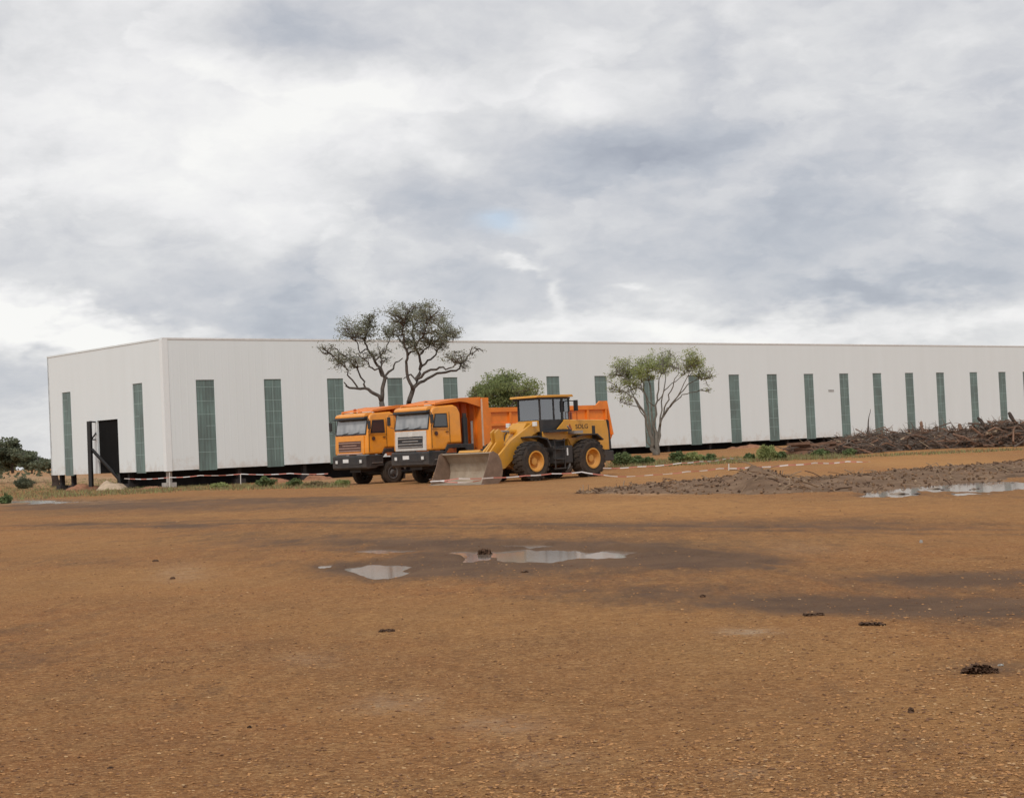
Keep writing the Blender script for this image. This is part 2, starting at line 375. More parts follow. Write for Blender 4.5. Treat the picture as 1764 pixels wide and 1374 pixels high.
# ================================================================== GROUND
def ground():
    th=list(np.radians(np.arange(-22,22.001,.085)))
    outer=list(np.radians(np.arange(23,338,1.5)))
    th=np.array(th+outer)
    rs=[0.6,1.2,2,3,4,4.6];r=5.0
    while r<100:
        rs.append(r);r+=min(.00105*r*r,.30)
    while r<1800: rs.append(r);r*=1.06
    rs=np.array(rs)
    R,T=np.meshgrid(rs,th,indexing='ij')
    X=(R*np.sin(T)).ravel();Y=(R*np.cos(T)).ravel()
    z,m,px,py,ok=terrain_p(X,Y)
    far=S((np.hypot(X,Y)-300)/300);z=z*(1-far)
    nr,ntn=len(rs),len(th)
    V=np.column_stack([X,Y,z]);V=np.vstack([V,[0,0,0]])
    i=np.arange(nr-1)[:,None];j=np.arange(ntn)[None,:];j2=(j+1)%ntn
    q=np.stack([i*ntn+j,(i)*ntn+j2+0*i,(i+1)*ntn+j2,(i+1)*ntn+j+0*i],-1).reshape(-1,4)
    faces=q[:,::-1].tolist()
    faces+= [(nr*ntn,j,(j+1)%ntn)[::-1] for j in range(ntn)]
    me=bpy.data.meshes.new('ground');me.from_pydata(V.tolist(),[],faces)
    me.polygons.foreach_set('use_smooth',[True]*len(me.polygons))
    # soil patches (real marks in the soil): dark wet mud, pale grit, bright orange
    def patches(lst,s):
        a=np.zeros(len(X))
        wx=fbm(X*.5,Y*.22,4,s)*1.3;wy=fbm(X*.5+50,Y*.22,4,s+5)*1.3
        for (cx,cy,rx,ry,am) in lst:
            qq=((px-cx)/rx+wx)**2+((py-cy)/ry+wy)**2
            a+=am*np.exp(-qq*1.2)
        return a*ok
    wet=patches([(1150,930,700,34,.20),(1300,1010,600,34,.14),(300,930,350,26,.14),(120,880,200,10,.2),(960,955,260,20,.9),(650,978,150,18,.6),(820,985,330,20,.35),(1200,965,170,14,.75),(1480,1045,300,20,.75),(1650,1000,190,14,.7),(1100,1020,220,22,.35),
      (1690,1060,160,30,.35),(480,862,260,6,.45),(300,872,300,7,.4),(330,906,60,4,.65),(180,903,160,5,.3),(120,965,180,14,.22),(560,925,180,14,.25),(1020,905,130,4,.45),
      (1500,905,350,10,.3),(1700,1150,110,22,.45),(60,1110,150,50,.25),(300,1180,170,40,.14),(1450,1200,160,30,.12),(1560,1290,120,20,.2),(650,900,260,10,.22),(1250,900,200,8,.28),(760,935,140,8,.6)],40)
    band=S((py-835)/10)*S((905-py)/25)*.1
    rut=np.abs(((px-1010)*0.105+938)-py+4*fbm(X*.8,Y*.5,2,4));rut2=np.abs(((px-1010)*0.105+948)-py+5*fbm(X*.8,Y*.5,2,14))
    rr=(np.exp(-(rut/2.2)**2)+.8*np.exp(-(rut2/2.)**2))*S((px-980)/80)*S((1380-px)/60)
    for k,(sl,y0,x0,x1) in enumerate(((-.020,905,-200,900),(-.022,912,-200,860),(.012,892,500,1900),(.012,899,500,1900),(-.03,873,-100,900),(-.03,878,-100,900))):
        q_=np.abs((px*sl+y0)-py+5*fbm(X*.15,Y*.15,2,70+k//2));rr=rr+.38*np.exp(-(q_/1.6)**2)*S((px-x0)/200)*S((x1-px)/200)
    wet=np.clip(wet+rr*ok*.6+band*ok+m*.6,0,1)
    org=patches([(1250,878,600,17,.7),(1600,798,260,13,.75),(1250,820,260,12,.5),(1000,845,150,8,.4),(1650,920,250,16,.3),(100,930,300,20,.3),(250,1010,400,26,.3),(900,1060,500,26,.25),(1500,1130,380,40,.25),(1500,1250,400,60,.3),(700,1240,260,40,.2),(900,865,500,9,.4)],60)
    pale=patches([(1285,1088,50,7,.7),(330,985,70,16,.25),(1380,945,80,14,.15),(700,1215,80,22,.35),(890,1250,90,20,.3),(540,1140,60,14,.2),(90,865,140,5,.7),(60,826,150,12,.55),(560,828,70,7,.3),(180,828,60,7,.3),(1290,1330,60,10,.25),(950,1310,90,20,.2),(1100,850,60,3,.4)],80)
    for nm,a in (('wet',wet),('orangey',org),('pale',pale)):
        at=me.attributes.new(nm,'FLOAT','POINT');at.data.foreach_set('value',np.append(np.clip(a,0,1),0).astype(np.float32))
    m_,nt,b=nmat('red_soil');Nn=nt.nodes;Ln=nt.links
    def nz(scale,det=8,ro=.65,st=(1,1,1),colr=False):
        g=Nn.new('ShaderNodeNewGeometry');mp=Nn.new('ShaderNodeMapping');mp.inputs['Scale'].default_value=st
        Ln.new(g.outputs['Position'],mp.inputs[0])
        n=Nn.new('ShaderNodeTexNoise');n.inputs['Scale'].default_value=scale;n.inputs['Detail'].default_value=det;n.inputs['Roughness'].default_value=ro
        Ln.new(mp.outputs[0],n.inputs['Vector']);return n.outputs['Fac']
    def mrg(v,a,b_,c=0,d=1):
        n=Nn.new('ShaderNodeMapRange');n.inputs[1].default_value=a;n.inputs[2].default_value=b_;n.inputs[3].default_value=c;n.inputs[4].default_value=d
        Ln.new(v,n.inputs[0]);return n.outputs[0]
    def mixc(f,a,b_):
        n=Nn.new('ShaderNodeMix');n.data_type='RGBA'
        if isinstance(f,(int,float)):n.inputs[0].default_value=f
        else:Ln.new(f,n.inputs[0])
        for k,x in ((6,a),(7,b_)):
            if isinstance(x,tuple):n.inputs[k].default_value=x
            else:Ln.new(x,n.inputs[k])
        return n.outputs[2]
    def mm(op,a,b_,clamp=False):
        n=Nn.new('ShaderNodeMath');n.operation=op;n.use_clamp=clamp
        for k,x in enumerate((a,b_)):
            if isinstance(x,(int,float)):n.inputs[k].default_value=x
            else:Ln.new(x,n.inputs[k])
        return n.outputs[0]
    A={}
    for nm in('wet','orangey','pale'):
        a=Nn.new('ShaderNodeAttribute');a.attribute_name=nm;A[nm]=a.outputs['Fac']
    big=mrg(nz(.13,6,.6),.38,.62);mid=mrg(nz(.7,8,.7),.35,.65);fine=mrg(nz(9,8,.75),.3,.7);grit=nz(75,5,.75,(.6,1,1))
    g2=nz(26,8,.8,(.6,1,1))
    c0=mixc(big,(.365,.140,.047,1),(.41,.210,.076,1))
    c1=mixc(mm('MULTIPLY',mrg(nz(.33,8,.72),.44,.62),.75),c0,(.235,.110,.048,1))
    c1=mixc(mm('MULTIPLY',mid,.40),c1,(.27,.115,.040,1))
    c1=mixc(mm('MULTIPLY',mrg(nz(2.2,7,.75,(1,.3,1)),.50,.66),.5),c1,(.20,.092,.038,1))
    c1=mixc(mm('MULTIPLY',mrg(nz(5.5,7,.75,(1,.35,1)),.50,.68),.55),c1,(.53,.29,.115,1))
    c1=mixc(mm('MULTIPLY',mrg(nz(1.9,8,.75),.52,.70),.6),c1,(.47,.265,.11,1))
    c2=mixc(mm('MULTIPLY',fine,.35),c1,(.42,.235,.10,1))
    c3=mixc(mrg(g2,.50,.62,0,.8),c2,(.15,.070,.030,1))
    c3=mixc(mrg(g2,.47,.38,0,.6),c3,(.60,.35,.16,1))
    c4=mixc(mrg(grit,.52,.64,0,.85),c3,(.13,.066,.032,1))
    c4=mixc(mrg(grit,.44,.35,0,.8),c4,(.64,.41,.21,1))
    c4=mixc(mrg(nz(14,8,.8,(.5,1,1)),.54,.68,0,.6),c4,(.17,.080,.034,1))
    orf=mm('MULTIPLY',A['orangey'],mrg(nz(1.2,6,.7),.25,.6,.4,1))
    c5=mixc(mm('MULTIPLY',orf,.85),c4,mixc(fine,(.45,.225,.080,1),(.55,.30,.115,1)))
    plf=mm('MULTIPLY',A['pale'],mrg(nz(5,6,.8),.35,.65),)
    c6=mixc(mm('MULTIPLY',plf,1.1,True),c5,(.55,.44,.32,1))
    wn=mm('ADD',A['wet'],mm('MULTIPLY',mm('ADD',mm('MULTIPLY',mm('SUBTRACT',nz(1.6,8,.75),.5),.8),mm('MULTIPLY',mm('SUBTRACT',nz(3.2,8,.8,(1,.22,1)),.5),1.1)),1.0))
    wf=mrg(wn,.10,.58)
    c7=mixc(mm('MULTIPLY',wf,.85),c6,mixc(mid,(.085,.055,.040,1),(.175,.105,.064,1)))
    Ln.new(c7,b.inputs['Base Color'])
    Ln.new(mrg(wf,.3,1,.97,.8),b.inputs['Roughness']);b.inputs['Specular IOR Level'].default_value=.10
    bp=Nn.new('ShaderNodeBump');bp.inputs['Strength'].default_value=1.0;bp.inputs['Distance'].default_value=.04
    hh=mm('ADD',mm('MULTIPLY',nz(7,8,.7),1.0),mm('MULTIPLY',nz(35,5,.7),.6))
    Ln.new(hh,bp.inputs['Height']);Ln.new(bp.outputs[0],b.inputs['Normal'])
    me.materials.append(m_)
    o=bpy.data.objects.new('ground',me);col.objects.link(o);tag(o,'wide red-brown bare soil yard with dark damp streaks','ground',kind='structure')
    return m_
M['soil']=ground()
# puddles: flat water sheets filling the hollows
wm,nt_,b_=nmat('muddy_water')
b_.inputs['Base Color'].default_value=(.20,.155,.12,1);b_.inputs['Roughness'].default_value=.09;b_.inputs['Specular IOR Level'].default_value=.5;b_.inputs['IOR'].default_value=1.33
tn=nt_.nodes.new('ShaderNodeTexNoise');tn.inputs['Scale'].default_value=5;bpn=nt_.nodes.new('ShaderNodeBump');bpn.inputs['Strength'].default_value=.05
nt_.links.new(tn.outputs['Fac'],bpn.inputs['Height']);nt_.links.new(bpn.outputs[0],b_.inputs['Normal'])
labs=['small oval puddle nearest the camera left of centre','long grey puddle with bright sky reflection in the middle of the yard','thin sliver of puddle left of the dark clod','narrow dark water streak left of the large puddle',
'broad pale muddy pool below the debris bank at right','small shallow pool at the left tip of the right-hand mud','pale strip of standing water at far left edge','thin wet sliver just behind the long puddle']
for (cx,cy,rx,ry),lb in zip(PUD,labs):
    pts=[]
    for k in range(40):
        t=2*math.pi*k/40
        q=G(cx+rx*1.6*math.cos(t),cy+ry*1.7*math.sin(t));pts.append((q.x,q.y,-0.040-.0015*(labs.index(lb))))
    mb=MB();mb.add(pts,[tuple(range(39,-1,-1))])
    o=mb.build('puddle',wm);tag(o,lb,'puddle',kind='structure')
    if o.data.polygons[0].normal.z<0: o.data.flip_normals()
# ------------------------------------------------------------------ loose gravel (nobody could count it)
def rockverts(c,sx,sy,sz):
    vs=[];a=random.random()*6.28;ca,sa=math.cos(a),math.sin(a)
    for (x,y,z) in ((1,0,0),(-.9,.15,0),(0,1,0),(.1,-1,0),(.1,0,1),(0,0,-.6),(.6,.6,.5),(-.6,-.5,.6)):
        x*=sx*random.uniform(.75,1.2);y*=sy*random.uniform(.75,1.2);z*=sz*random.uniform(.75,1.2)
        vs.append((c[0]+x*ca-y*sa,c[1]+x*sa+y*ca,c[2]+z))
    return vs
RF=[(0,6,4),(6,2,4),(2,1,4),(1,7,4),(7,3,4),(3,0,4),(0,2,6),(1,3,7),(2,0,5),(1,2,5),(3,1,5),(0,3,5)]
def gravel():
    n=34000
    py=767+ (607*np.sqrt(RNG.random(n))**1.25)+30;px=RNG.random(n)*1900-60
    P=[];
    mb=MB()
    pts=[]
    for x,y in zip(px,py):
        r=ray(x,y)
        if r.z>=-0.004: continue
        t=CH/-r.z;q=r*t
        if q.y>45:continue
        pts.append((q.x,q.y,y))
    X=np.array([p[0] for p in pts]);Y=np.array([p[1] for p in pts])
    zz=terrain_p(X,Y)[0]
    dens=fbm(X*.35,Y*.35,3,77)
    for (x,y,_),z,d in zip(pts,zz,dens):
        if d<0.02 and random.random()<.62: continue
        s=random.choice((.0022,.003,.0035,.004,.005,.006,.009))*(1+y*.03)
        u=random.random()
        mb.mi=0 if u<.55 else (1 if u<.91 else 2)
        mb.add(rockverts((x,y,z+s*.15),s*random.uniform(.9,1.7),s,s*.5),RF)
    o=mb.build('gravel',[mat('brown_pebble',(.42,.22,.095),.9,0,.3,9),mat('dark_pebble',(.19,.10,.055),.9,0,.3,9),mat('pale_pebble',(.46,.29,.15),.85,0,.25,9)])
    tag(o,'loose gravel and small earth crumbs scattered over the red yard','gravel',kind='stuff')
gravel()
# ------------------------------------------------------------------ individual clods and stones
def clod(px,py,wpx,hpx,label,m,cat='clod',name='earth_clod',pieces=1,rough=.35):
    q=G(px,py);D=q.y;s=D/F
    root_z=ground_at(q.x,q.y)
    mb=MB()
    import bmesh
    for k in range(pieces):
        bm=bmesh.new();bmesh.ops.create_icosphere(bm,subdivisions=3,radius=1)
        off=((k+.5)/pieces-.5)*wpx*s*.9
        wx=wpx*s/2/(pieces**.7)*random.uniform(.8,1.2);hz=hpx*s*random.uniform(.7,1.1)
        sd=random.random()*50
        vs=[]
        for v in bm.verts:
            n=1+rough*(float(fbm(v.co.x*1.7+sd,v.co.y*1.7+v.co.z*2.3,4,k))*2)
            vs.append((off+v.co.x*wx*n,v.co.y*wx*.8*n+random.uniform(-.01,.01)*pieces,v.co.z*hz*n*.75+hz*.05))
        mb.add(vs,[tuple(v.index for v in f.verts) for f in bm.faces]);bm.free()
    o=mb.build(name,m,loc=(q.x,q.y,root_z));tag(o,label,cat);return o
clod(836,950,26,15,'jagged dark clod of earth standing in the long puddle',M['clod'],pieces=3,rough=.9)
clod(808,953,16,7,'small tawny lump at the water edge left of the dark clod',M['brick'])
clod(1211,1032,11,8,'round dark stone alone right of the puddles',M['clod'],'stone','stone')
clod(1570,1236,15,11,'dark rounded clod in the lower right foreground',M['clod'])
clod(1690,1160,62,16,'broad dark crumbling clump near the right edge',M['clod'],pieces=5,rough=.9)
clod(1500,1082,42,6,'low dark broken clump above the right foreground',M['clod'],pieces=4,rough=.8)
clod(1400,1065,34,5,'flat dark crumbs just under the wet streak',M['clod'],pieces=3,rough=.8)
clod(268,968,12,6,'small dark clod on the left of the yard',M['clod'])
clod(297,996,10,5,'smallest dark clod below the left one',M['clod'])
clod(665,1089,26,6,'flat dark clod below the small oval puddle',M['clod'],pieces=2)
clod(1587,938,7,6,'white stone on the orange soil at right',M['concrete'],'stone','stone')
clod(1724,1143,10,6,'pale stone right beside the crumbling clump',M['concrete'],'stone','stone')
clod(903,988,14,4,'dark flat clod just below the long puddle',M['clod'],pieces=2)
clod(523,952,7,4,'pale brown stone left of the oval puddle',M['brick'],'stone','stone')
clod(190,1334,10,5,'dark pebble-like clod in the lower left foreground',M['clod'])
clod(430,1264,10,5,'dark clod in the left foreground below the bare patch',M['clod'])
# ================================================================== DEBRIS BANK
def bank():
    # outline along its length in pixels: x, y front base, y back, crest height in m
    prof=[(1005,851,846,.03),(1060,851,838,.12),(1120,852,832,.20),(1180,852,829,.22),(1225,852,826,.34),(1265,852,824,.52),(1300,853,822,.72),(1330,852,822,.60),(1360,851,826,.36),(1400,849,822,.28),(1480,848,815,.26),(1560,838,806,.24),(1640,832,802,.26),(1720,826,796,.30),(1800,820,790,.34),(1900,812,785,.3)]
    nu,nv=330,26
    xs=np.linspace(1000,1900,nu)
    P=np.array(prof,float)
    fy=np.interp(xs,P[:,0],P[:,1]);by=np.interp(xs,P[:,0],P[:,2]);hh=np.interp(xs,P[:,0],P[:,3])
    V=[];Fc=[]
    for i,x in enumerate(xs):
        a=G(x,fy[i]);b=G(x,by[i])
        for j in range(nv):
            t=j/(nv-1);X=a.x+(b.x-a.x)*t;Y=a.y+(b.y-a.y)*t
            V.append([X,Y,t,hh[i]])
    V=np.array(V)
    pf=np.sin(np.pi*np.clip(V[:,2],0,1))**.8*(1-.35*V[:,2])
    ns=1+1.6*fbm(V[:,0]*.9,V[:,1]*.5,4,12)
    z=base_z(V[:,0],V[:,1])-0.06+pf*V[:,3]*ns*.66+pf*.2*fbm(V[:,0]*3.2,V[:,1]*2.2,4,90)+.05*pf
    VV=np.column_stack([V[:,0],V[:,1],z]).tolist()
    for i in range(nu-1):
        for j in range(nv-1):
            a=i*nv+j;Fc.append((a,a+nv,a+nv+1,a+1))
    mb=MB();mb.add(VV,Fc)
    m=mat('grey_brown_spoil',(.165,.103,.064),.95,0,.4,.9,bump=1,bscale=6,dirt=(.33,.22,.14),dirtamt=.85)
    o=mb.build('dirt_bank',m,smooth=True);tag(o,'low bank of grey-brown spoil with a pointed mound, right of the loader','dirt bank',kind='structure')
    # rubble on it
    mb=MB()
    for k in range(3000):
        i=random.randrange(len(VV));p=VV[i]
        if V[i,2] in(0.,1.) or random.random()<.2: pass
        s=random.choice((.012,.018,.025,.035,.05))
        mb.mi=random.choice((0,0,0,0,1,1,2))
        mb.add(rockverts((p[0]+random.uniform(-.15,.15),p[1]+random.uniform(-.2,.2),p[2]+s*.2),s*1.1,s,s*1.0),RF)
    for k in range(180):
        i=random.randrange(len(VV));p=Vector(VV[i]);a=random.uniform(0,3.14);l=random.uniform(.15,.6)
        d=Vector((math.cos(a)*l,math.sin(a)*l,random.uniform(-.05,.2)))
        mb.mi=random.choice((0,1,2,2));mb.tube([p,p+d*.5+Vector((0,0,.03)),p+d],random.uniform(.008,.02),4)
    o=mb.build('rubble',[mat('spoil_lump',(.19,.115,.068),.95,0,.4,5),mat('dark_spoil_lump',(.10,.062,.042),.95,0,.4,5),mat('pale_spoil_lump',(.27,.19,.125),.95,0,.3,5)])
    tag(o,'loose lumps and twigs covering the spoil bank','rubble',kind='stuff')
    # dark mud lumps in the right-hand pool
    mb=MB()
    for k in range(34):
        q=G(random.uniform(1480,1790),random.uniform(828,850));s=random.uniform(.015,.11)**1.3
        mb.mi=random.choice((0,0,1));mb.add(rockverts((q.x,q.y,-.045),s*random.uniform(1,4),s*random.uniform(1,5),s*.9),RF)
    o=mb.build('mud_lumps',[mat('wet_grey_mud',(.16,.13,.11),.6,0,.3,4),mat('pale_drying_mud',(.27,.21,.16),.8,0,.3,4)]);tag(o,'grey mud lumps breaking the surface of the right-hand pool','mud',kind='stuff')
bank()
# ================================================================== WAREHOUSE
K=90/62.
TH=0.851926970;CXW=-13.3202281*K;CYW=90.0
ZT=CH+4.75174081*K;ZW=CH+3.13171418*K;ZB=CH-.353008456*K
LW=122.0;DW=None
dW=Vector((math.sin(TH),math.cos(TH),0));dL=Vector((-math.cos(TH),math.sin(TH),0))
def solve(dirv,px,h):
    a,b=-2.,200.
    for _ in range(50):
        m=(a+b)/2;p=Vector((CXW,CYW,0))+dirv*m;x,_y=proj(p.x,p.y,h)
        if (x<px)==(dirv is dW): a=m
        else:b=m
    return (a+b)/2
EW=solve(dL,80.8,ZT)
root=empty('warehouse',(CXW,CYW,0),math.pi/2-TH)   # local +x along long wall, local +y along the end wall (away from camera)
tag(root,'huge white metal-clad warehouse with tall narrow green windows','warehouse')
# wall material with shallow vertical ribs
def wallmat(name,axis,c):
    m,nt,b=nmat(name);Nn=nt.nodes;Ln=nt.links
    tc=Nn.new('ShaderNodeTexCoord');sp=Nn.new('ShaderNodeSeparateXYZ');Ln.new(tc.outputs['Object'],sp.inputs[0])
    wv=Nn.new('ShaderNodeMath');wv.operation='MULTIPLY';wv.inputs[1].default_value=2*math.pi/.45;Ln.new(sp.outputs[axis],wv.inputs[0])
    sn=Nn.new('ShaderNodeMath');sn.operation='SINE';Ln.new(wv.outputs[0],sn.inputs[0])
    pw=Nn.new('ShaderNodeMapRange');pw.inputs[1].default_value=.7;pw.inputs[2].default_value=1;Ln.new(sn.outputs[0],pw.inputs[0])
    bp=Nn.new('ShaderNodeBump');bp.inputs['Strength'].default_value=.12;bp.inputs['Distance'].default_value=.02;Ln.new(pw.outputs[0],bp.inputs['Height']);Ln.new(bp.outputs[0],b.inputs['Normal'])
    # panel-to-panel tone and grime streaks that belong to the sheet
    fl=Nn.new('ShaderNodeMath');fl.operation='MULTIPLY';fl.inputs[1].default_value=1/1.13;Ln.new(sp.outputs[axis],fl.inputs[0])
    f2=Nn.new('ShaderNodeMath');f2.operation='FLOOR';Ln.new(fl.outputs[0],f2.inputs[0])
    wn=Nn.new('ShaderNodeTexWhiteNoise');wn.noise_dimensions='1D';Ln.new(f2.outputs[0],wn.inputs['W'])
    mp=Nn.new('ShaderNodeMapping');mp.inputs['Scale'].default_value=(1.2,1.2,.12);Ln.new(tc.outputs['Object'],mp.inputs[0])
    no=Nn.new('ShaderNodeTexNoise');no.inputs['Scale'].default_value=1.0;no.inputs['Detail'].default_value=7;Ln.new(mp.outputs[0],no.inputs['Vector'])
    ad=Nn.new('ShaderNodeMath');ad.operation='MULTIPLY_ADD';ad.inputs[1].default_value=.18;Ln.new(wn.outputs['Value'],ad.inputs[0]);Ln.new(no.outputs['Fac'],ad.inputs[2])
    mr=Nn.new('ShaderNodeMapRange');mr.inputs[1].default_value=.35;mr.inputs[2].default_value=.85;Ln.new(ad.outputs[0],mr.inputs[0])
    mx=Nn.new('ShaderNodeMix');mx.data_type='RGBA';mx.inputs[6].default_value=(c[0]*.965,c[1]*.965,c[2]*.96,1);mx.inputs[7].default_value=(*c,1);Ln.new(mr.outputs[0],mx.inputs[0])
    n5=Nn.new('ShaderNodeTexNoise');n5.inputs['Scale'].default_value=1.7;n5.inputs['Detail'].default_value=8;n5.inputs['Roughness'].default_value=.7;Ln.new(tc.outputs['Object'],n5.inputs['Vector'])
    zr=Nn.new('ShaderNodeMapRange');zr.inputs[1].default_value=2.3;zr.inputs[2].default_value=.9;zr.inputs[3].default_value=-.25;zr.inputs[4].default_value=.12;Ln.new(sp.outputs[2],zr.inputs[0])
    za=Nn.new('ShaderNodeMath');za.operation='ADD';Ln.new(zr.outputs[0],za.inputs[0]);Ln.new(n5.outputs['Fac'],za.inputs[1])
    zm=Nn.new('ShaderNodeMapRange');zm.inputs[1].default_value=.48;zm.inputs[2].default_value=.75;zm.inputs[4].default_value=.45;Ln.new(za.outputs[0],zm.inputs[0])
    m5=Nn.new('ShaderNodeMix');m5.data_type='RGBA';m5.inputs[7].default_value=(.48,.36,.26,1);Ln.new(zm.outputs[0],m5.inputs[0]);Ln.new(mx.outputs[2],m5.inputs[6])
    Ln.new(m5.outputs[2],b.inputs['Base Color']);b.inputs['Roughness'].default_value=.55;b.inputs['Specular IOR Level'].default_value=.3
    return m
WC=(.785,.835,.845)
M['wallx']=wallmat('white_cladding_long',0,WC);M['wally']=wallmat('white_cladding_end',1,WC)
M['roof']=mat('pale_roof_sheet',(.6,.6,.6),.5)
winpx=[(337,369),(454,484.6),(562.6,591.7),(667,693),(763,788),(None,None),(941.5,963),(None,None),(None,None),(1185.5,1204.5),(1255,1273),(1320.7,1338.5),(1384.5,1401),(1446,1461),(1503,1518),(1558.5,1573.5),(1612.5,1626),(1670,1683.5),(1719.5,1732.5)]
w0,sp_,ww=1.34457232*K,3.11604443*K,.823218242*K
wins=[]
for i in range(26):
    if i<len(winpx) and winpx[i][0]:
        a=solve(dW,winpx[i][0],ZW);b=solve(dW,winpx[i][1],ZW)
        c=(a+b)/2;wins.append((c-ww/2,c+ww/2))
    elif i==7: c=solve(dW,1034.5,ZW);wins.append((c-ww/2,c+ww/2))
    else: wins.append((w0+i*sp_,w0+i*sp_+ww))
ewins=[(solve(dL,244.6,ZW),solve(dL,228,ZW)),(solve(dL,121.2,ZW),solve(dL,106.5,ZW))]
doorway_dark=(solve(dL,203,ZB+2.7),solve(dL,167.6,ZB+2.7))
WT=.18
# long wall
mb=MB();t=0.0
mb.box(0,LW,0,WT,ZW,ZT)
for a,b in wins: mb.box(t,a,0,WT,ZB,ZW);t=b
mb.box(t,LW,0,WT,ZB,ZW)
mb.build('wall',M['wallx'],root)
# end wall (in plane x=0), with windows and door
D2=None
pd=proj(*(Vector((CXW,CYW,0))+dL*doorway_dark[0]).to_tuple()[:2],ZB+2.7)
# door top height from pixel y at right edge
def zfrom(px,py,t,dirv):
    p=Vector((CXW,CYW,0))+dirv*t
    a,b=-3.,12.
    for _ in range(40):
        m=(a+b)/2;_x,y=proj(p.x,p.y,m)
        if y>py:a=m
        else:b=m
    return (a+b)/2
ZD=zfrom(203,721.3,doorway_dark[0],dL)
mb=MB();mb.box(0,WT,WT,EW,ZW,ZT)
y=WT
ops=[(ewins[0][0],ewins[0][1],ZW),(doorway_dark[0],doorway_dark[1],ZD),(ewins[1][0],ewins[1][1],ZW)]
for a,b,zt in ops:
    mb.box(0,WT,y,a,ZB,ZW)
    if zt<ZW: mb.box(0,WT,a,b,zt,ZW)
    y=b
mb.box(0,WT,y,EW,ZB,ZW)
mb.build('wall',M['wally'],root)
mb=MB();mb.box(0,LW,EW-WT,EW,ZB,ZT-.002);mb.box(LW-WT,LW,WT,EW-WT,ZB,ZT-.004);mb.build('wall',M['wallx'],root)
mb=MB();mb.prism([(0.25,ZT-.35),(EW-.25,ZT-.35),(EW/2,ZT-.1)],.22,LW-.22)
# prism extrudes along y: rotate coordinates so that it runs along x
mb.v=[(yy,xx,zz) for xx,yy,zz in mb.v];mb.build('roof',M['roof'],root,recalc=True)
mb=MB();mb.box(-.035,LW,-.03,-.003,ZT-.07,ZT+.02);mb.build('fascia',mat('fascia_trim',(.74,.74,.72),.5),root)
mb=MB();mb.box(-.03,-.003,-.003,EW,ZT-.07,ZT+.02);mb.build('fascia',M['wally'],root)
mb=MB();mb.box(-.05,.30,-.031,-.004,ZB-.02,ZT-.075);mb.box(-.052,-.004,-.003,.30,ZB-.02,ZT-.075);mb.build('corner_trim',mat('corner_flashing',(.81,.84,.84),.5,var=.02),root)
# window strips of ribbed translucent sheet
def winmat():
    m,nt,b=nmat('green_translucent_sheet');Nn=nt.nodes;Ln=nt.links
    tc=Nn.new('ShaderNodeTexCoord')
    mp=Nn.new('ShaderNodeMapping');mp.inputs['Scale'].default_value=(6,6,.5);Ln.new(tc.outputs['Object'],mp.inputs[0])
    no=Nn.new('ShaderNodeTexNoise');no.inputs['Scale'].default_value=1.0;no.inputs['Detail'].default_value=6;Ln.new(mp.outputs[0],no.inputs['Vector'])
    n2=Nn.new('ShaderNodeTexNoise');n2.inputs['Scale'].default_value=.6;n2.inputs['Detail'].default_value=3;Ln.new(tc.outputs['Object'],n2.inputs['Vector'])
    ad=Nn.new('ShaderNodeMath');ad.operation='ADD';Ln.new(no.outputs['Fac'],ad.inputs[0]);Ln.new(n2.outputs['Fac'],ad.inputs[1])
    mr=Nn.new('ShaderNodeMapRange');mr.inputs[1].default_value=.8;mr.inputs[2].default_value=1.25;Ln.new(ad.outputs[0],mr.inputs[0])
    mx=Nn.new('ShaderNodeMix');mx.data_type='RGBA';mx.inputs[6].default_value=(.125,.165,.155,1);mx.inputs[7].default_value=(.18,.26,.242,1);Ln.new(mr.outputs[0],mx.inputs[0])
    Ln.new(mx.outputs[2],b.inputs['Base Color']);b.inputs['Roughness'].default_value=.4;b.inputs['Specular IOR Level'].default_value=.35
    sp=Nn.new('ShaderNodeSeparateXYZ');Ln.new(tc.outputs['Object'],sp.inputs[0])
    s2=Nn.new('ShaderNodeMath');s2.operation='ADD';Ln.new(sp.outputs[0],s2.inputs[0]);Ln.new(sp.outputs[1],s2.inputs[1])
    wv=Nn.new('ShaderNodeMath');wv.operation='MULTIPLY';wv.inputs[1].default_value=2*math.pi/.2;Ln.new(s2.outputs[0],wv.inputs[0])
    sn=Nn.new('ShaderNodeMath');sn.operation='SINE';Ln.new(wv.outputs[0],sn.inputs[0])
    bp=Nn.new('ShaderNodeBump');bp.inputs['Strength'].default_value=.35;bp.inputs['Distance'].default_value=.02;Ln.new(sn.outputs[0],bp.inputs['Height']);Ln.new(bp.outputs[0],b.inputs['Normal'])
    return m
M['win']=winmat();M['joint']=mat('pale_joint_strip',(.30,.40,.38),.5)
rj=random.Random(3)
for k,(a,b) in enumerate(wins+ewins):
    end=k>=len(wins)
    fr=MB();jo=MB()
    def bx(t,u0,u1,n0,n1,z0,z1):
        if end: t.box(n0,n1,u0,u1,z0,z1)
        else: t.box(u0,u1,n0,n1,z0,z1)
    bx(fr,a+.003,b-.003,.045,.085,ZB-.07,ZW-.003)
    jo=fr;fr.mi=1
    n=7
    for q in range(1,n):
        z=ZB+(ZW-ZB)*q/n*1.0+.25+rj.uniform(-.05,.05)
        if z>ZW-.1: continue
        if rj.random()<.22:
            bx(jo,(a+b)/2,b-.003,.036,.046,z,z+.028)
        else: bx(jo,a+.003,b-.003,.036,.046,z,z+.028)
    if rj.random()<.5: bx(jo,(a+b)/2-.012,(a+b)/2+.012,.037,.0455,ZB+.3,ZW-.05)
    fr.build('window',[M['win'],M['joint']],root)
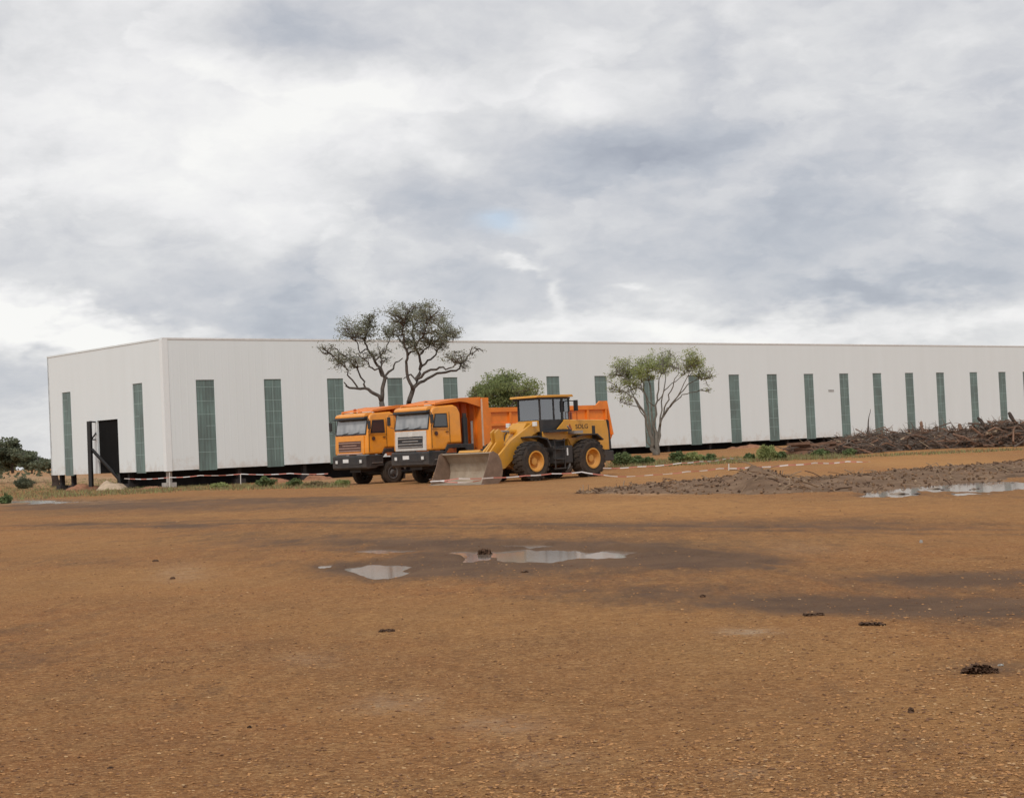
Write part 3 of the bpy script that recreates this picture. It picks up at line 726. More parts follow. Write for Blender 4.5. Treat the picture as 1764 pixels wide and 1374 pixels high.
# doorway: black sheet set back in it, painted as the unlit interior
mb=MB();mb.box(.10,.13,doorway_dark[0]+.004,doorway_dark[1]-.004,ZB,ZD-.004)
dr=mb.build('doorway_dark',mat('unlit_doorway_black',(.009,.009,.009),.85,0,.2,2),root)
# steel column stubs & footings under the cladding, added dark backing behind the gap
mb=MB();xx=.6
stub=[]
for k in range(28):
    stub.append(.35+k*4.5)
for k,xx in enumerate(stub):
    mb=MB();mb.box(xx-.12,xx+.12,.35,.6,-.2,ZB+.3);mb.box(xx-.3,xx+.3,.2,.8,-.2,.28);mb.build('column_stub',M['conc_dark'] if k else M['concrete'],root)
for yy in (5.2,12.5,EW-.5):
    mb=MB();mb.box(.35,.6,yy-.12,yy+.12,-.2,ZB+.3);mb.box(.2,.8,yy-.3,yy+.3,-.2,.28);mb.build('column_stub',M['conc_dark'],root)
mb=MB();mb.box(.9,LW-.3,1.6,1.75,-.2,ZB+.35);mb.box(1.6,1.75,1.9,EW*.62,-.2,ZB+.35);mb.build('gap_shade_backing',mat('unlit_gap_dark',(.03,.028,.028),.9,0,.3,1),root)  # unlit interior painted in as dark sheets, closing the view under the walls
# small roof-level label-like smudge on wall: flat grey ventilator
mb=MB();tv=solve(dW,1430,ZW);mb.box(tv-.35,tv+.35,-.02,.0-.002,4.55,4.72);mb.build('wall_vent',mat('grey_vent',(.4,.4,.39),.6),root)
def W2(t,off,z): # point beside the long wall
    p=Vector((CXW,CYW,0))+dW*t+Vector((dW.y,-dW.x,0))*off;return Vector((p.x,p.y,z))
def L2(t,off,z):
    p=Vector((CXW,CYW,0))+dL*t-dW*off;return Vector((p.x,p.y,z))
# ------------------------------------------------------------------ steel frame in front of the door
fr=empty('steel_frame',tuple(L2(doorway_dark[1]+.8,1.6,0)),0)
tag(fr,'black steel gate frame with diagonal braces in front of the dark doorway','steel frame')
fo=fr.location
def rel(p): return tuple(Vector(p)-Vector(fo))
DF=(L2(doorway_dark[1]+.8,1.6,0)).y
a0=PD(155,836,DF);a1=PD(153.5,725.5,DF)
def bar(p,q,r,name,m=M['frame_black'],parent=fr,n=4):
    mb=MB();mb.tube([rel(p),rel(q)],r,n);return mb.build(name,m,parent)
p0=PD(157.2,838,DF);p1=PD(153.7,725.5,DF);bar(p0,p1,.155,'post')
q0=PD(207.5,835,DF-1);q1=PD(205.5,812,DF-1);bar(q0,q1,.11,'short_post')
bar(PD(158.5,774,DF),PD(208,828,DF-1),.10,'brace');bar(PD(156.5,758,DF),PD(168,742,DF+.8),.05,'brace')
bar(PD(154,726,DF),PD(168,727,DF+.8),.045,'beam')
bar(PD(155,757,DF),PD(166,757,DF+.8),.04,'beam')
# green tarp and sand heap by the door
mb=MB()
def wallD(px,dirv): return (Vector((CXW,CYW,0))+dirv*solve(dirv,px,ZB)).y
def heap(name,px0,px1,D0,hm,m,label,cat,dd=1.6,lip=0,seed=1,kind=None):
    a=PD(px0,830,D0);b=PD(px1,830,D0);mb=MB();nu,nv=40,12;V=[]
    for i in range(nu):
        for j in range(nv):
            u=i/(nu-1);t=j/(nv-1)
            X=a.x+(b.x-a.x)*u;Y=a.y+(b.y-a.y)*u+t*dd
            e=math.sin(math.pi*u)**.6*math.sin(math.pi*t)**.8
            nn=float(fbm(X*1.3+seed*7,Y*1.3,5,seed))*1.5
            V.append((X,Y,float(base_z(X,Y))-.08+e*hm*(1+1.2*nn)))
    Fc=[(i*nv+j,(i+1)*nv+j,(i+1)*nv+j+1,i*nv+j+1) for i in range(nu-1) for j in range(nv-1)]
    mb.add(V,Fc);o=mb.build(name,m,smooth=True);return tag(o,label,cat,kind=kind)
heap('sand_heap',158,212,wallD(185,dL)-2.8,.45,M['dirt_pale'],'pale sand heap at the foot of the dark doorway','sand heap',2.5,seed=2)
heap('earth_heap',100,170,wallD(135,dL)-2.2,.34,M['brick'],'low reddish earth heap under the left end of the end wall','earth heap',2.5,seed=3)
heap('earth_heap',212,288,wallD(285,dL)-1.6,.26,M['brick'],'low reddish earth heap right of the doorway near the corner','earth heap',1.2,seed=5)
heap('earth_heap',445,500,wallD(470,dW)-2.0,.36,M['brick'],'reddish rubble heap under the second green window','earth heap',1.5,seed=4)
heap('earth_heap',520,575,wallD(545,dW)-2.0,.32,M['brick'],'reddish rubble heap just left of the parked trucks','earth heap',1.5,seed=6)
heap('dirt_spread',1255,1330,wallD(1290,dW)-3,.24,M['brick'],'reddish earth heap below the wall, right of the bushy tree','earth heap',2.0,seed=8)
mb=MB();T=[PD(190,812,DF+1.0),PD(206,811,DF+.2),PD(206.5,826,DF-.2),PD(200,822,DF+.3)]
nv=6;V=[]
for i in range(nv+1):
    for j in range(nv+1):
        u=i/nv;v=j/nv;p=(T[0].lerp(T[1],u)).lerp(T[3].lerp(T[2],u),v);p.y+=.12*math.sin(u*9)*math.cos(v*7);V.append(tuple(p))
mb.add(V,[(i*(nv+1)+j,(i+1)*(nv+1)+j,(i+1)*(nv+1)+j+1,i*(nv+1)+j+1) for i in range(nv) for j in range(nv)])
o=mb.build('tarp',M['tarp_green']);sm=o.modifiers.new('s','SOLIDIFY');sm.thickness=.02;tag(o,'small green tarp hanging at the bottom right of the dark doorway','tarp')
# dark stump at the left end of the warehouse
g=G(96,838)
mb=MB();mb.tube([(0,0,-.1),(.02,0,.3),(-.05,0,.8),(.0,0,1.0)],[.36,.26,.24,.3],9);mb.tube([(.1,0,.2),(.5,0,.6),(.75,0,1.05)],[.09,.07,.05],6);mb.tube([(-.1,0,.5),(-.2,.1,.95)],[.12,.1],6)
o=mb.build('stump',M['wooddark'],loc=(g.x,g.y,0),smooth=False);tag(o,'dark tree stump below the left end of the warehouse','stump')
# ================================================================== VEHICLES
def wheel(parent,x,y,z,r,wd,rimr,side,rimmat,name='wheel',lug=0,dual=False):
    """tyre + rim; side=+1 outer face at +y"""
    mb=MB();s=side;yo=y;yi=y-s*wd
    prof=[(rimr,yi+s*.02),(r*.80,yi),(r*.96,yi+s*wd*.1),(r,yi+s*wd*.28),(r,yo-s*wd*.28),(r*.965,yo-s*wd*.1),(r*.82,yo),(rimr*1.04,yo-s*.012),(rimr,yo-s*wd*.12)]
    mb.lathe_y(prof,x,z,40)
    n=lug or 30
    for k in range(n):
        t=2*math.pi*k/n;c,sn=math.cos(t),math.sin(t)
        h=.035 if lug else .012;dw=(math.pi*r/n)*.55
        for (u0,u1,sh) in ((.06,.5,.0),(.5,.94,.5)):
            t2=t+sh*2*math.pi/n;c,sn=math.cos(t2),math.sin(t2)
            v=[]
            for rr in(r-.02,r+h):
                for (yy,tt) in ((yi+s*wd*u0,-dw),(yi+s*wd*u0,dw),(yi+s*wd*u1,dw*(1 if lug==0 else 1.6)),(yi+s*wd*u1,-dw*(1 if lug==0 else .3))):
                    rq=rr if .1<abs((yy-yi)/wd)<.9 else rr-r*.03
                    v.append((x+rq*c-tt*sn,yy,z+rq*sn+tt*c))
            mb.add(v,[(0,1,2,3),(7,6,5,4),(0,4,5,1),(1,5,6,2),(2,6,7,3),(3,7,4,0)])
    ty=mb.build(name,M['rubber'],parent,smooth=False,recalc=True)
    mb=MB();d=wd*.42
    if lug:
        prof=[(rimr,yi+s*.03),(rimr,yo-s*.03),(rimr*1.03,yo+s*.012),(rimr*.90,yo+s*.012),(rimr*.86,yo-s*.05),(rimr*.80,yo-s*d*.6),(rimr*.56,yo-s*d),(rimr*.40,yo-s*d),(rimr*.36,yo-s*d*.45),(rimr*.2,yo-s*d*.4),(.005,yo-s*d*.4)]
    else:
        prof=[(rimr,yi+s*.03),(rimr,yo-s*.02),(rimr*1.02,yo+s*.008),(rimr*.92,yo+s*.006),(rimr*.86,yo-s*.06),(rimr*.62,yo-s*.09),(rimr*.55,yo-s*.05),(rimr*.5,yo-s*.05),(rimr*.42,yo+s*.02),(.005,yo+s*.02)]
    mb.lathe_y(prof,x,z,32);mb.build('rim',rimmat,ty,smooth=False,recalc=True)
    if not lug:
        mb=MB()
        for k in range(8):
            t=2*math.pi*k/8;mb.tube([(x+rimr*.7*math.cos(t),yo-s*.10,z+rimr*.7*math.sin(t)),(x+rimr*.7*math.cos(t),yo-s*.03,z+rimr*.7*math.sin(t))],.022,6)
        mb.lathe_y([(rimr*.36,yo+s*.022),(rimr*.30,yo+s*.07),(.005,yo+s*.075)],x,z,16)
        mb.build('hub',M['black'],ty,recalc=True)
    return ty
def dump_truck(loc,ang,white,label):
    R=empty('dump_truck',loc,ang);tag(R,label,'dump truck',group='orange dump trucks parked side by side')
    org=M['orange']
    tp=lambda z:1-.05*max(0,(z-2.2))/1.1
    cab=[(0,1.40),(.0,1.7),(-.03,2.28),(-.17,3.02),(-.26,3.20),(-.45,3.29),(-1.45,3.33),(-1.70,3.22),(-1.83,2.95),(-1.83,1.66),(-1.02,1.66),(-.86,1.40)]
    c=MB().prism(cab,-1.23,1.23,tp).build('cab',org,R,bevel=.085)
    # front panel
    p=MB().prism([(.045,1.42),(.045,1.72),(.018,2.26),(-.02,2.26),(-.02,1.42)],-1.05,1.0).build('front_panel',M['whitepaint'] if white else org,R,bevel=.015)
    g=MB()
    g.prism([(.052,1.54),(.052,1.72),(.038,2.03),(0.0,2.03),(0.0,1.54)],-.86,.80);g.build('grille',M['black'] if white else M['redbrown'],R)
    s=MB()
    for k,z in enumerate((1.56,1.68,1.80,1.92)):
        s.prism([(.06,z),(.07,z+.02),(.055,z+.05),(.03,z+.05),(.03,z)],-.84 if k!=2 else -.55,.78 if k!=2 else .5)
    s.build('grille_bar',M['steel'] if white else mat('brown_slat',(.36,.22,.17),.5),R)
    if white:
        MB().prism([(.058,2.02),(.045,2.16),(.0,2.16),(.0,2.02)],-.16,.12).build('emblem_plate',M['whitepaint'],R,bevel=.01)
    else:
        MB().box(.02,.075,-.95,.9,1.43,1.49).build('trim_strip',mat('pinkish_trim',(.5,.33,.27),.5),R)
    # headline bits: wipers, windshield
    def slab(z0,z1,y0,y1,off,th):
        # plane following screen rake between z 2.28 and 3.02
        f=lambda z:-.03-(z-2.28)*.14/.74
        return [(f(z0)+off,z0),(f(z1)+off,z1),(f(z1)+off-th,z1),(f(z0)+off-th,z0)]
    MB().prism(slab(2.30,3.04,0,0,.022,.03),-1.13,1.12).build('windscreen_seal',M['black'],R)
    MB().prism(slab(2.36,2.99,0,0,.030,.02),-1.07,1.06).build('windscreen',M['glassw'],R)
    for yy in(-.7,.1): MB().tube([(.03,yy,2.33),(.0,yy+.55,2.42)],.012,4).build('wiper',M['black'],R)
    MB().prism([(-.15,3.03),(.06,3.00),(.08,3.04),(.0,3.11),(-.20,3.15)],-1.12,1.10).build('sun_visor',M['darkgrey'],R,bevel=.012)
    # roof wind deflector lip
    MB().prism([(-.21,3.152),(.01,3.115),(.0,3.20),(-.10,3.27),(-.45,3.33),(-.47,3.27)],-1.08,1.08).build('roof_lip',org,R,bevel=.01)
    for sd in (1,-1):
        y=1.2*sd
        d=MB()
        # door panel lines + window
        o=MB().prism([(-.22,2.36),(-.36,2.96),(-1.02,2.97),(-1.06,2.36)],y-.035 if sd>0 else y-.012,y+.012 if sd>0 else y+.035)
        o.build('door_window_seal',M['black'],R)
        o=MB().prism([(-.28,2.42),(-.40,2.92),(-.97,2.92),(-1.0,2.42)],y-.02 if sd>0 else y-.02,y+.02);o.build('door_window',M['glass'],R)
        yy=1.236*sd
        dl=MB()
        for (x0,x1,z0,z1) in ((-.115,-.10,1.5,3.0),(-1.14,-1.125,1.68,3.02),(-1.125,-.115,1.50,1.515) if False else (-1.13,-.10,2.30,2.312)):
            dl.box(x0,x1,min(yy-.01*sd,yy+.004*sd),max(yy-.01*sd,yy+.004*sd),z0,z1)
        dl.build('door_seam',M['black'],R)
        hd=MB();hd.lathe_y([(.09,yy),(.09,yy+.02*sd),(.005,yy+.025*sd)],-.36,2.12,14);hd.build('door_emblem',M['redbrown'],R,recalc=True)
        MB().box(-1.05,-.90,min(yy,yy+.03*sd),max(yy,yy+.03*sd),2.16,2.20).build('door_handle',M['black'],R)
        # mudguard, steps
        MB().prism([(-.82,1.42),(-.98,1.64),(-1.98,1.64),(-2.1,1.42),(-2.1,1.28),(-1.95,1.46),(-1.05,1.46),(-.9,1.28)],min(y*.72,1.24*sd),max(y*.72,1.24*sd)).build('mudguard',M['black'],R,bevel=.02)
        MB().box(-.86,-.1,min(1.26*sd,.95*sd),max(1.26*sd,.95*sd),.86,1.36).build('step_box',M['black'],R,bevel=.02)
        MB().box(-.78,-.18,min(1.262*sd,1.30*sd),max(1.262*sd,1.30*sd),1.0,1.03).build('step',M['steel'],R)
        # mirrors
        mi=MB();mi.tube([(-.1,1.2*sd,3.05),(.02,1.42*sd,3.0),(.02,1.45*sd,2.5),(-.08,1.24*sd,2.42)],.014,5);mi.build('mirror_arm',M['black'],R)
        MB().box(-.0,.05,min(1.34*sd,1.54*sd),max(1.34*sd,1.54*sd),2.55,2.93).build('mirror',M['black'],R,bevel=.02)
    # bumper
    MB().prism([(.14,1.30),(.10,1.385),(-.75,1.385),(-.75,.92),(-.45,.78),(.06,.74),(.15,.82)],-1.25,1.25).build('bumper',M['darkgrey'],R,bevel=.04)
    MB().box(.13,.165,-.9,.9,.95,1.0).build('bumper_bar',M['black'],R)
    MB().box(.15,.175,-.42,-.02,1.06,1.22).build('number_plate',M['plate'],R)
    for yy in(-1.06,.72):
        hl=MB().box(.12,.17,yy,yy+.34,1.0,1.20).build('headlight',M['darkgrey'],R,bevel=.02)
        MB().lathe_y([(.085,0),(.07,.03),(.003,.045)],0,0,14)
        l=MB();l.box(.172,.185,yy+.09,yy+.25,1.03,1.17);l.build('lens',M['lamp'],hl,bevel=.01)
    # chassis
    ch=MB()
    for yy in(-.42,.34): ch.box(-11.0,-.3,yy,yy+.08,.82,1.1)
    for xx in(-2.4,-4.5,-6.2,-9.8): ch.box(xx,xx+.12,-.34,.34,.85,1.05)
    ch.box(-2.2,-.2,-.4,.4,.6,1.25)
    ch.build('chassis',M['black'],R)
    for xx in(-1.45,-3.35,-8.15,-9.55):
        MB().tube([(xx,-1.0,.53),(xx,1.0,.53)],.09,8).build('axle',M['black'],R)
    for xx in(-1.45,-3.35):
        for sd in(1,-1): wheel(R,xx,1.20*sd,.53,.53,.31,.28,sd,M['rim'])
    for xx in(-8.15,-9.55):
        for sd in(1,-1): wheel(R,xx,1.22*sd,.53,.53,.60,.28,sd,M['rim'])
    # gear behind cab
    MB().box(-2.55,-2.05,.55,1.18,1.0,1.62).build('air_tank_box',M['black'],R,bevel=.03)
    t=MB();t.tube([(-2.25,.95,1.6),(-2.25,.95,2.75)],.13,12);t.tube([(-2.25,.95,2.75),(-2.25,.95,2.95)],.09,12);t.build('air_intake',M['black'],R)
    t=MB();t.tube([(-2.55,1.08,1.4),(-2.55,1.08,2.6)],.05,10);t.build('exhaust_pipe',M['steel'],R)
    MB().box(-5.6,-4.3,.62,1.2,.62,1.2).build('fuel_tank',M['steel'],R,bevel=.05)
    for sd in(1,-1):
        MB().box(-10.4,-7.4,min(.7*sd,1.24*sd),max(.7*sd,1.24*sd),1.17,1.21).build('rear_mudguard',M['black'],R)
    # dump bed
    B=M['bed'];x0,x1=-3.06,-11.0
    bd=MB()
    bd.box(x1,x0,-1.2,1.2,1.30,1.42)
    for sd in(1,-1):
        y0,y1=(1.16,1.21) if sd>0 else(-1.21,-1.16)
        bd.prism([(x0+.0,1.42),(x0,3.13),(x1,3.13),(x1-.32,1.75),(x1-.1,1.42)],y0,y1)
    bd.box(x0-.06,x0,-1.159,1.159,1.421,3.58)
    bed=bd.build('dump_bed',B,R)
    rb=MB()
    for sd in(1,-1):
        a,b=(1.211,1.30) if sd>0 else(-1.30,-1.211)
        rb.box(x1,x0-.3,a,b,2.95,3.15)
        rb.box(x1-.02,x0-.3,a,b-.02*(sd>0),2.34,2.46);rb.box(x1-.1,x0-.3,a,b,1.42,1.60)
        n=6
        for k in range(n+1):
            xx=x0-.34-(abs(x1-x0)-.50)*k/n
            rb.box(xx-.13,xx,a+.001,b-.012,1.601,2.339);rb.box(xx-.13,xx,a+.001,b-.012,2.461,2.949)
        # front corner post (tall)
        rb.box(x0-.34,x0+.02,a,b+.001,1.40,3.60)
        # raised rear corner
        rb.prism([(x1+.75,3.152),(x1+.5,3.34),(x1-.0,3.34),(x1-.34,1.75),(x1-.20,1.75),(x1-.005,2.94),(x1-.005,3.152)],a+.002,b-.003)
    rb.build('bed_rib',B,R)
    ft=MB()
    for yy in(-.75,-.25,.25,.75): MB().box(x0+.001,x0+.07,yy-.05,yy+.05,1.45,3.4).build('headboard_rib',B,bed)
    # edge strip (pale front corner)
    MB().box(x0+.021,x0+.03,1.20,1.30,1.5,3.55).build('corner_strip',mat('pale_edge',(.68,.50,.36),.6),R)
    # cab guard canopy
    cg=MB()
    cg.prism([(x0,3.56),(x0,3.62),(-1.85,3.60),(-.45,3.40),(-.42,3.36),(-1.85,3.55)],-1.1,1.1)
    for sd in(1,-1):
        a,b=(1.101,1.16) if sd>0 else(-1.16,-1.101)
        cg.prism([(x0,3.20),(x0,3.63),(-1.85,3.61),(-.45,3.42),(-.42,3.33),(-1.85,3.46),(-2.2,3.42)],a,b)
    cg.build('cab_guard',B,R)
    # tailgate
    MB().prism([(x1+.001-.04,3.1),(x1-.10,3.1),(x1-.42,1.75),(x1-.22,1.44),(x1-.13,1.44),(x1-.34,1.75)],-1.155,1.155).build('tailgate',B,R)
    if not white:
        bc=MB();bc.tube([(-.6,-.35,3.29),(-.6,-.35,3.34),(-.6,-.35,3.36),(-.6,-.35,3.50),(-.6,-.35,3.53)],[.09,.09,.07,.07,.03],12);bc.build('beacon',M['amber'],R)
        bc=MB();bc.box(-.5,-.4,.1,.3,3.29,3.36);bc.build('roof_marker_lamp',M['amber'],R)
    else:
        bc=MB()
        bc.tube([(-1.1,-.6,3.42),(-1.1,-.2,3.52),(-1.1,.2,3.42)],.02,5);bc.build('roof_rail',M['redbrown'],R)
    # cab back wall seats not visible
    return R
M['glassw']=None
m,nt_,b_=nmat('windscreen_glass')
tcn=nt_.nodes.new('ShaderNodeTexCoord');nn=nt_.nodes.new('ShaderNodeTexNoise');nn.inputs['Scale'].default_value=1.3;nt_.links.new(tcn.outputs['Object'],nn.inputs['Vector'])
crn=nt_.nodes.new('ShaderNodeValToRGB');crn.color_ramp.elements[0].color=(.05,.06,.07,1);crn.color_ramp.elements[1].color=(.34,.35,.35,1);crn.color_ramp.elements[0].position=.35;crn.color_ramp.elements[1].position=.65  # grey noise patches paint reflections and a dark interior into the glass colour
nt_.links.new(nn.outputs['Fac'],crn.inputs[0]);nt_.links.new(crn.outputs[0],b_.inputs['Base Color']);b_.inputs['Roughness'].default_value=.12;b_.inputs['Specular IOR Level'].default_value=1.0;b_.inputs['Coat Weight'].default_value=1
M['glassw']=m
AT=math.radians(46.5)
# forward = (-sin a,-cos a): local +x -> rotation angle
def heading(a): return math.atan2(-math.cos(a),-math.sin(a))
fwd=lambda a:Vector((-math.sin(a),-math.cos(a),0));lft=lambda a:Vector((math.cos(a),-math.sin(a),0))
for P,wh,lb in (((-3.54,68.5),True,'orange dump truck with white grille, the nearer one beside the wheel loader'),((-6.62,73.2),False,'orange dump truck with dark brown grille and roof beacon, the left one')):
    o=Vector((P[0],P[1],0))-lft(AT)*1.25
    dump_truck((o.x,o.y,0.0 if wh else -.05),heading(AT),wh,lb)
# ------------------------------------------------------------------ wheel loader
def loader(loc,ang):
    R=empty('wheel_loader',loc,ang);tag(R,'yellow wheel loader with its dusty bucket lowered to the ground','wheel loader')
    Y=M['yellow'];K_=M['black']
    for xx in(0,-3.25):
        for sd in(1,-1): wheel(R,xx,1.37*sd,.78,.78,.58,.41,sd,M['yellow_rim'],lug=22)
        MB().tube([(xx,-1.0,.78),(xx,1.0,.78)],.17,10).build('axle',K_,R)
    # front frame
    MB().prism([(.55,.6),(.7,1.0),(.2,1.55),(-.45,2.35),(-1.05,2.3),(-1.1,.65),(-.4,.45)],-.42,.42).build('front_frame',Y,R,bevel=.02)
    MB().prism([(-.98,1.30),(-.80,1.62),(-.3,1.74),(.1,1.72),(.1,1.77),(-.32,1.80),(-.86,1.68),(-1.05,1.33)],.62,1.22).build('front_fender',K_,R,bevel=.01)
    MB().prism([(-.98,1.30),(-.80,1.62),(-.3,1.74),(.1,1.72),(.1,1.77),(-.32,1.80),(-.86,1.68),(-1.05,1.33)],-1.22,-.62).build('front_fender',K_,R,bevel=.01)
    boom=[(-.95,2.38),(-.62,2.32),(.65,1.64),(1.15,1.22),(1.6,.88),(2.03,.70),(1.99,.45),(1.6,.42),(1.0,.56),(.62,.84),(.27,1.26),(-.6,1.84),(-.98,1.98)]
    for sd in(1,-1):
        a,b=(.50,.62) if sd>0 else(-.62,-.50)
        MB().prism(boom,a,b).build('boom_arm',Y,R,bevel=.012)
        t=MB();t.tube([(-.75,.58*sd-.2*sd,1.0),(.1,.38*sd,1.12)],.075,10);t.build('lift_cylinder',Y,R)
        t=MB();t.tube([(.1,.38*sd,1.12),(.75,.38*sd,1.15)],.04,8);t.build('cylinder_rod',M['steel'],R)
        lt=MB();lt.box(-.62,-.50,min(.70*sd,.88*sd),max(.70*sd,.88*sd),2.18,2.36);lt.build('work_lamp',M['lamp'],R,bevel=.02)
    t=MB();t.tube([(.35,-.6,1.45),(.35,.6,1.45)],.11,10);t.tube([(1.35,-.6,.98),(1.35,.6,.98)],.09,10);t.build('cross_tube',Y,R)
    bc=[(.55,1.28),(.62,2.0),(.85,2.14),(1.05,2.0),(1.0,1.6),(1.45,1.15),(1.55,.85),(1.35,.8),(.9,1.15)]
    for a in(-.16,.08): MB().prism(bc,a,a+.08).build('bell_crank',Y,R,bevel=.01)
    t=MB();t.tube([(-.7,0,1.98),(.15,0,2.02)],.105,10);t.build('tilt_cylinder',Y,R)
    t=MB();t.tube([(.15,0,2.02),(.78,0,2.04)],.045,8);t.build('cylinder_rod',M['steel'],R)
    t=MB();t.tube([(1.5,0,.95),(2.04,0,.9)],.07,8);t.build('bucket_link',Y,R)
    # bucket shell
    out=[(3.12,.02),(2.75,.0),(2.25,.03),(2.08,.18),(2.0,.50),(2.06,.85),(2.22,1.12),(2.45,1.24)]
    inn=[(2.47,1.20),(2.26,1.08),(2.11,.83),(2.06,.50),(2.13,.22),(2.28,.09),(2.75,.055),(3.12,.04)]
    bk=MB().prism(out+inn,-1.5,1.5).build('bucket',M['bucket'],R,recalc=True)
    sidep=[(3.14,.0),(2.75,-.015),(2.24,.01),(2.06,.17),(1.98,.5),(2.04,.86),(2.2,1.14),(2.45,1.27),(2.62,1.2),(2.78,.75)]
    for a,b in((1.501,1.535),(-1.535,-1.501)): MB().prism(sidep,a,b).build('bucket_side',mat('shaded_brown_side_plate',(.20,.13,.09),.8,0,.3,2,dirt=(.13,.08,.055),dirtamt=.6),bk,recalc=True)  # base brown darkened to put the plate's shade into its colour
    MB().box(3.0,3.24,-1.54,1.54,-.005,.022).build('cutting_edge',M['steel'],bk)
    MB().prism([(2.16,1.14),(2.38,1.256),(2.30,1.34),(2.1,1.22)],-.62,.62).build('bucket_lip',Y,bk)
    # rear frame: side plates + hood
    side=[(-2.28,2.40),(-4.72,2.34),(-4.82,1.9),(-4.84,1.10),(-4.42,1.10),(-4.18,1.5),(-3.85,1.70),(-3.0,1.72),(-2.62,1.30),(-2.42,1.62),(-1.9,1.60),(-.98,1.66),(-.98,1.95),(-1.8,2.02)]
    MB().prism([(-2.3,2.42),(-4.70,2.36),(-4.80,1.9),(-4.82,1.2),(-2.5,1.3)],-.74,.74).build('hood',Y,R,bevel=.04)
    for a,b in((.745,.80),(-.80,-.745)): MB().prism(side,a,b).build('side_panel',Y,R,bevel=.008)
    MB().box(-4.86,-4.80,-.62,.62,1.25,2.2).build('radiator_grille',K_,R)
    MB().prism([(-4.825,2.36),(-4.90,2.30),(-4.98,1.15),(-4.845,1.12)],-.80,.80).build('rear_guard',K_,R,bevel=.01)
    MB().prism([(-4.5,1.08),(-5.05,1.05),(-5.05,.62),(-4.4,.62)],-.85,.85).build('counterweight',K_,R,bevel=.03)
    lv=MB();lv.box(-4.02,-3.84,.801,.812,1.52,2.12);lv.box(-4.02,-3.84,-.812,-.801,1.52,2.12);lv.build('side_louver',K_,R)
    # lettering
    def text(s,x,z,size,sy,nm='lettering'):
        cu=bpy.data.curves.new('t','FONT');cu.body=s;cu.size=size;cu.extrude=.004;cu.align_x='LEFT'
        ob=bpy.data.objects.new('t',cu);col.objects.link(ob)
        bpy.context.view_layer.update()
        dg=bpy.context.evaluated_depsgraph_get();me=bpy.data.meshes.new_from_object(ob.evaluated_get(dg))
        bpy.data.objects.remove(ob)
        me.materials.clear();me.materials.append(mat('dark_brown_lettering',(.05,.03,.02),.5))
        o=bpy.data.objects.new(nm,me);col.objects.link(o);o.parent=R
        o.location=(x,.806*sy,z);o.rotation_euler=(math.pi/2,0,math.pi if sy>0 else 0)
        o.scale=(1.25,1,1)
        return o
    text('SDLG',-2.86,2.03,.25,1);text('SDLG',-3.6,2.03,.25,-1)
    e=MB()
    e.prism([(-2.42,2.0),(-2.54,2.24),(-2.66,2.0),(-2.60,2.0),(-2.54,2.12),(-2.48,2.0)],.801,.811);e.build('emblem',mat('red_brown_emblem',(.30,.06,.03),.5),R)
    # black centre section, hitch, steps, tank
    MB().box(-2.45,-1.0,-.5,.5,.55,1.62).build('centre_frame',K_,R,bevel=.02)
    MB().box(-2.35,-1.25,.55,1.12,.62,1.35).build('fuel_tank',K_,R,bevel=.05)
    MB().box(-2.35,-1.25,-1.12,-.55,.62,1.35).build('hydraulic_tank',K_,R,bevel=.05)
    st=MB()
    for z in(.42,.8,1.2,1.55): st.box(-1.72,-1.22,1.10,1.32,z,z+.04)
    for x in(-1.75,-1.21): st.box(x-.02,x+.02,1.2,1.24,.40,1.64)
    st.build('step_ladder',K_,R)
    MB().box(-2.05,-1.98,1.121,1.135,.95,1.25).build('marker_plate',M['plate'],R)
    fl=MB();fl.prism([(-2.62,1.66),(-3.0,1.75),(-3.8,1.74),(-4.15,1.5),(-4.2,1.54),(-3.83,1.79),(-3.0,1.80),(-2.6,1.71)],.80,1.12);fl.build('rear_fender',K_,R)
    bt=MB();bt.box(-2.9,-2.4,.82,1.2,1.82,1.94);bt.tube([(-2.5,.95,1.9),(-2.2,1.0,2.15)],.03,6);bt.build('battery_bracket',M['steel'],R)
    for sd in(1,-1):
        hz=MB();hz.tube([(-.9,.35*sd,1.9),(-.5,.45*sd,2.2),(0,.4*sd,1.9),(.2,.3*sd,1.5)],.025,6);hz.build('hydraulic_hose',K_,R)
    # cab
    cx0,cx1=-1.0,-2.66;yw=.66
    MB().prism([(cx0-.05,1.66),(cx0+.03,2.44),(cx1,2.44),(cx1,1.9),(-2.2,1.66)],-yw,yw).build('cab_base',K_,R,bevel=.02)
    MB().prism([(cx0+.04,1.95),(cx0+.10,2.40),(cx0-.1,2.44),(cx0-.1,1.95)],-.60,.60).build('cab_front_panel',Y,R,bevel=.01)
    ro=MB().prism([(cx0+.30,3.34),(cx0+.26,3.43),(cx1-.12,3.45),(cx1-.18,3.35)],-.80,.80).build('cab_roof',Y,R,bevel=.02)
    MB().box(cx1-.05,cx0+.18,-.72,.72,3.27,3.339).build('roof_liner',K_,ro)
    pr=MB()
    for sd in(1,-1):
        for (xx,w2) in((cx0,.06),(cx0-.78,.06),(cx1+.42,.10),(cx1,.07)):
            MB().box(xx-w2,xx+w2*0,min((yw-.06)*sd,yw*sd),max((yw-.06)*sd,yw*sd),2.44,3.27).build('cab_pillar',K_,R)
    gl=MB()
    for sd in(1,-1): gl.box(cx1+.02,cx0-.02,min((yw-.035)*sd,(yw-.025)*sd),max((yw-.035)*sd,(yw-.025)*sd),2.44,3.27)
    gl.box(cx0-.04,cx0-.03,-yw+.06,yw-.06,2.44,3.27);gl.box(cx1-.04,cx1-.03,-yw+.06,yw-.06,2.6,3.27)
    gl.build('cab_glass',M['wglass'],R)
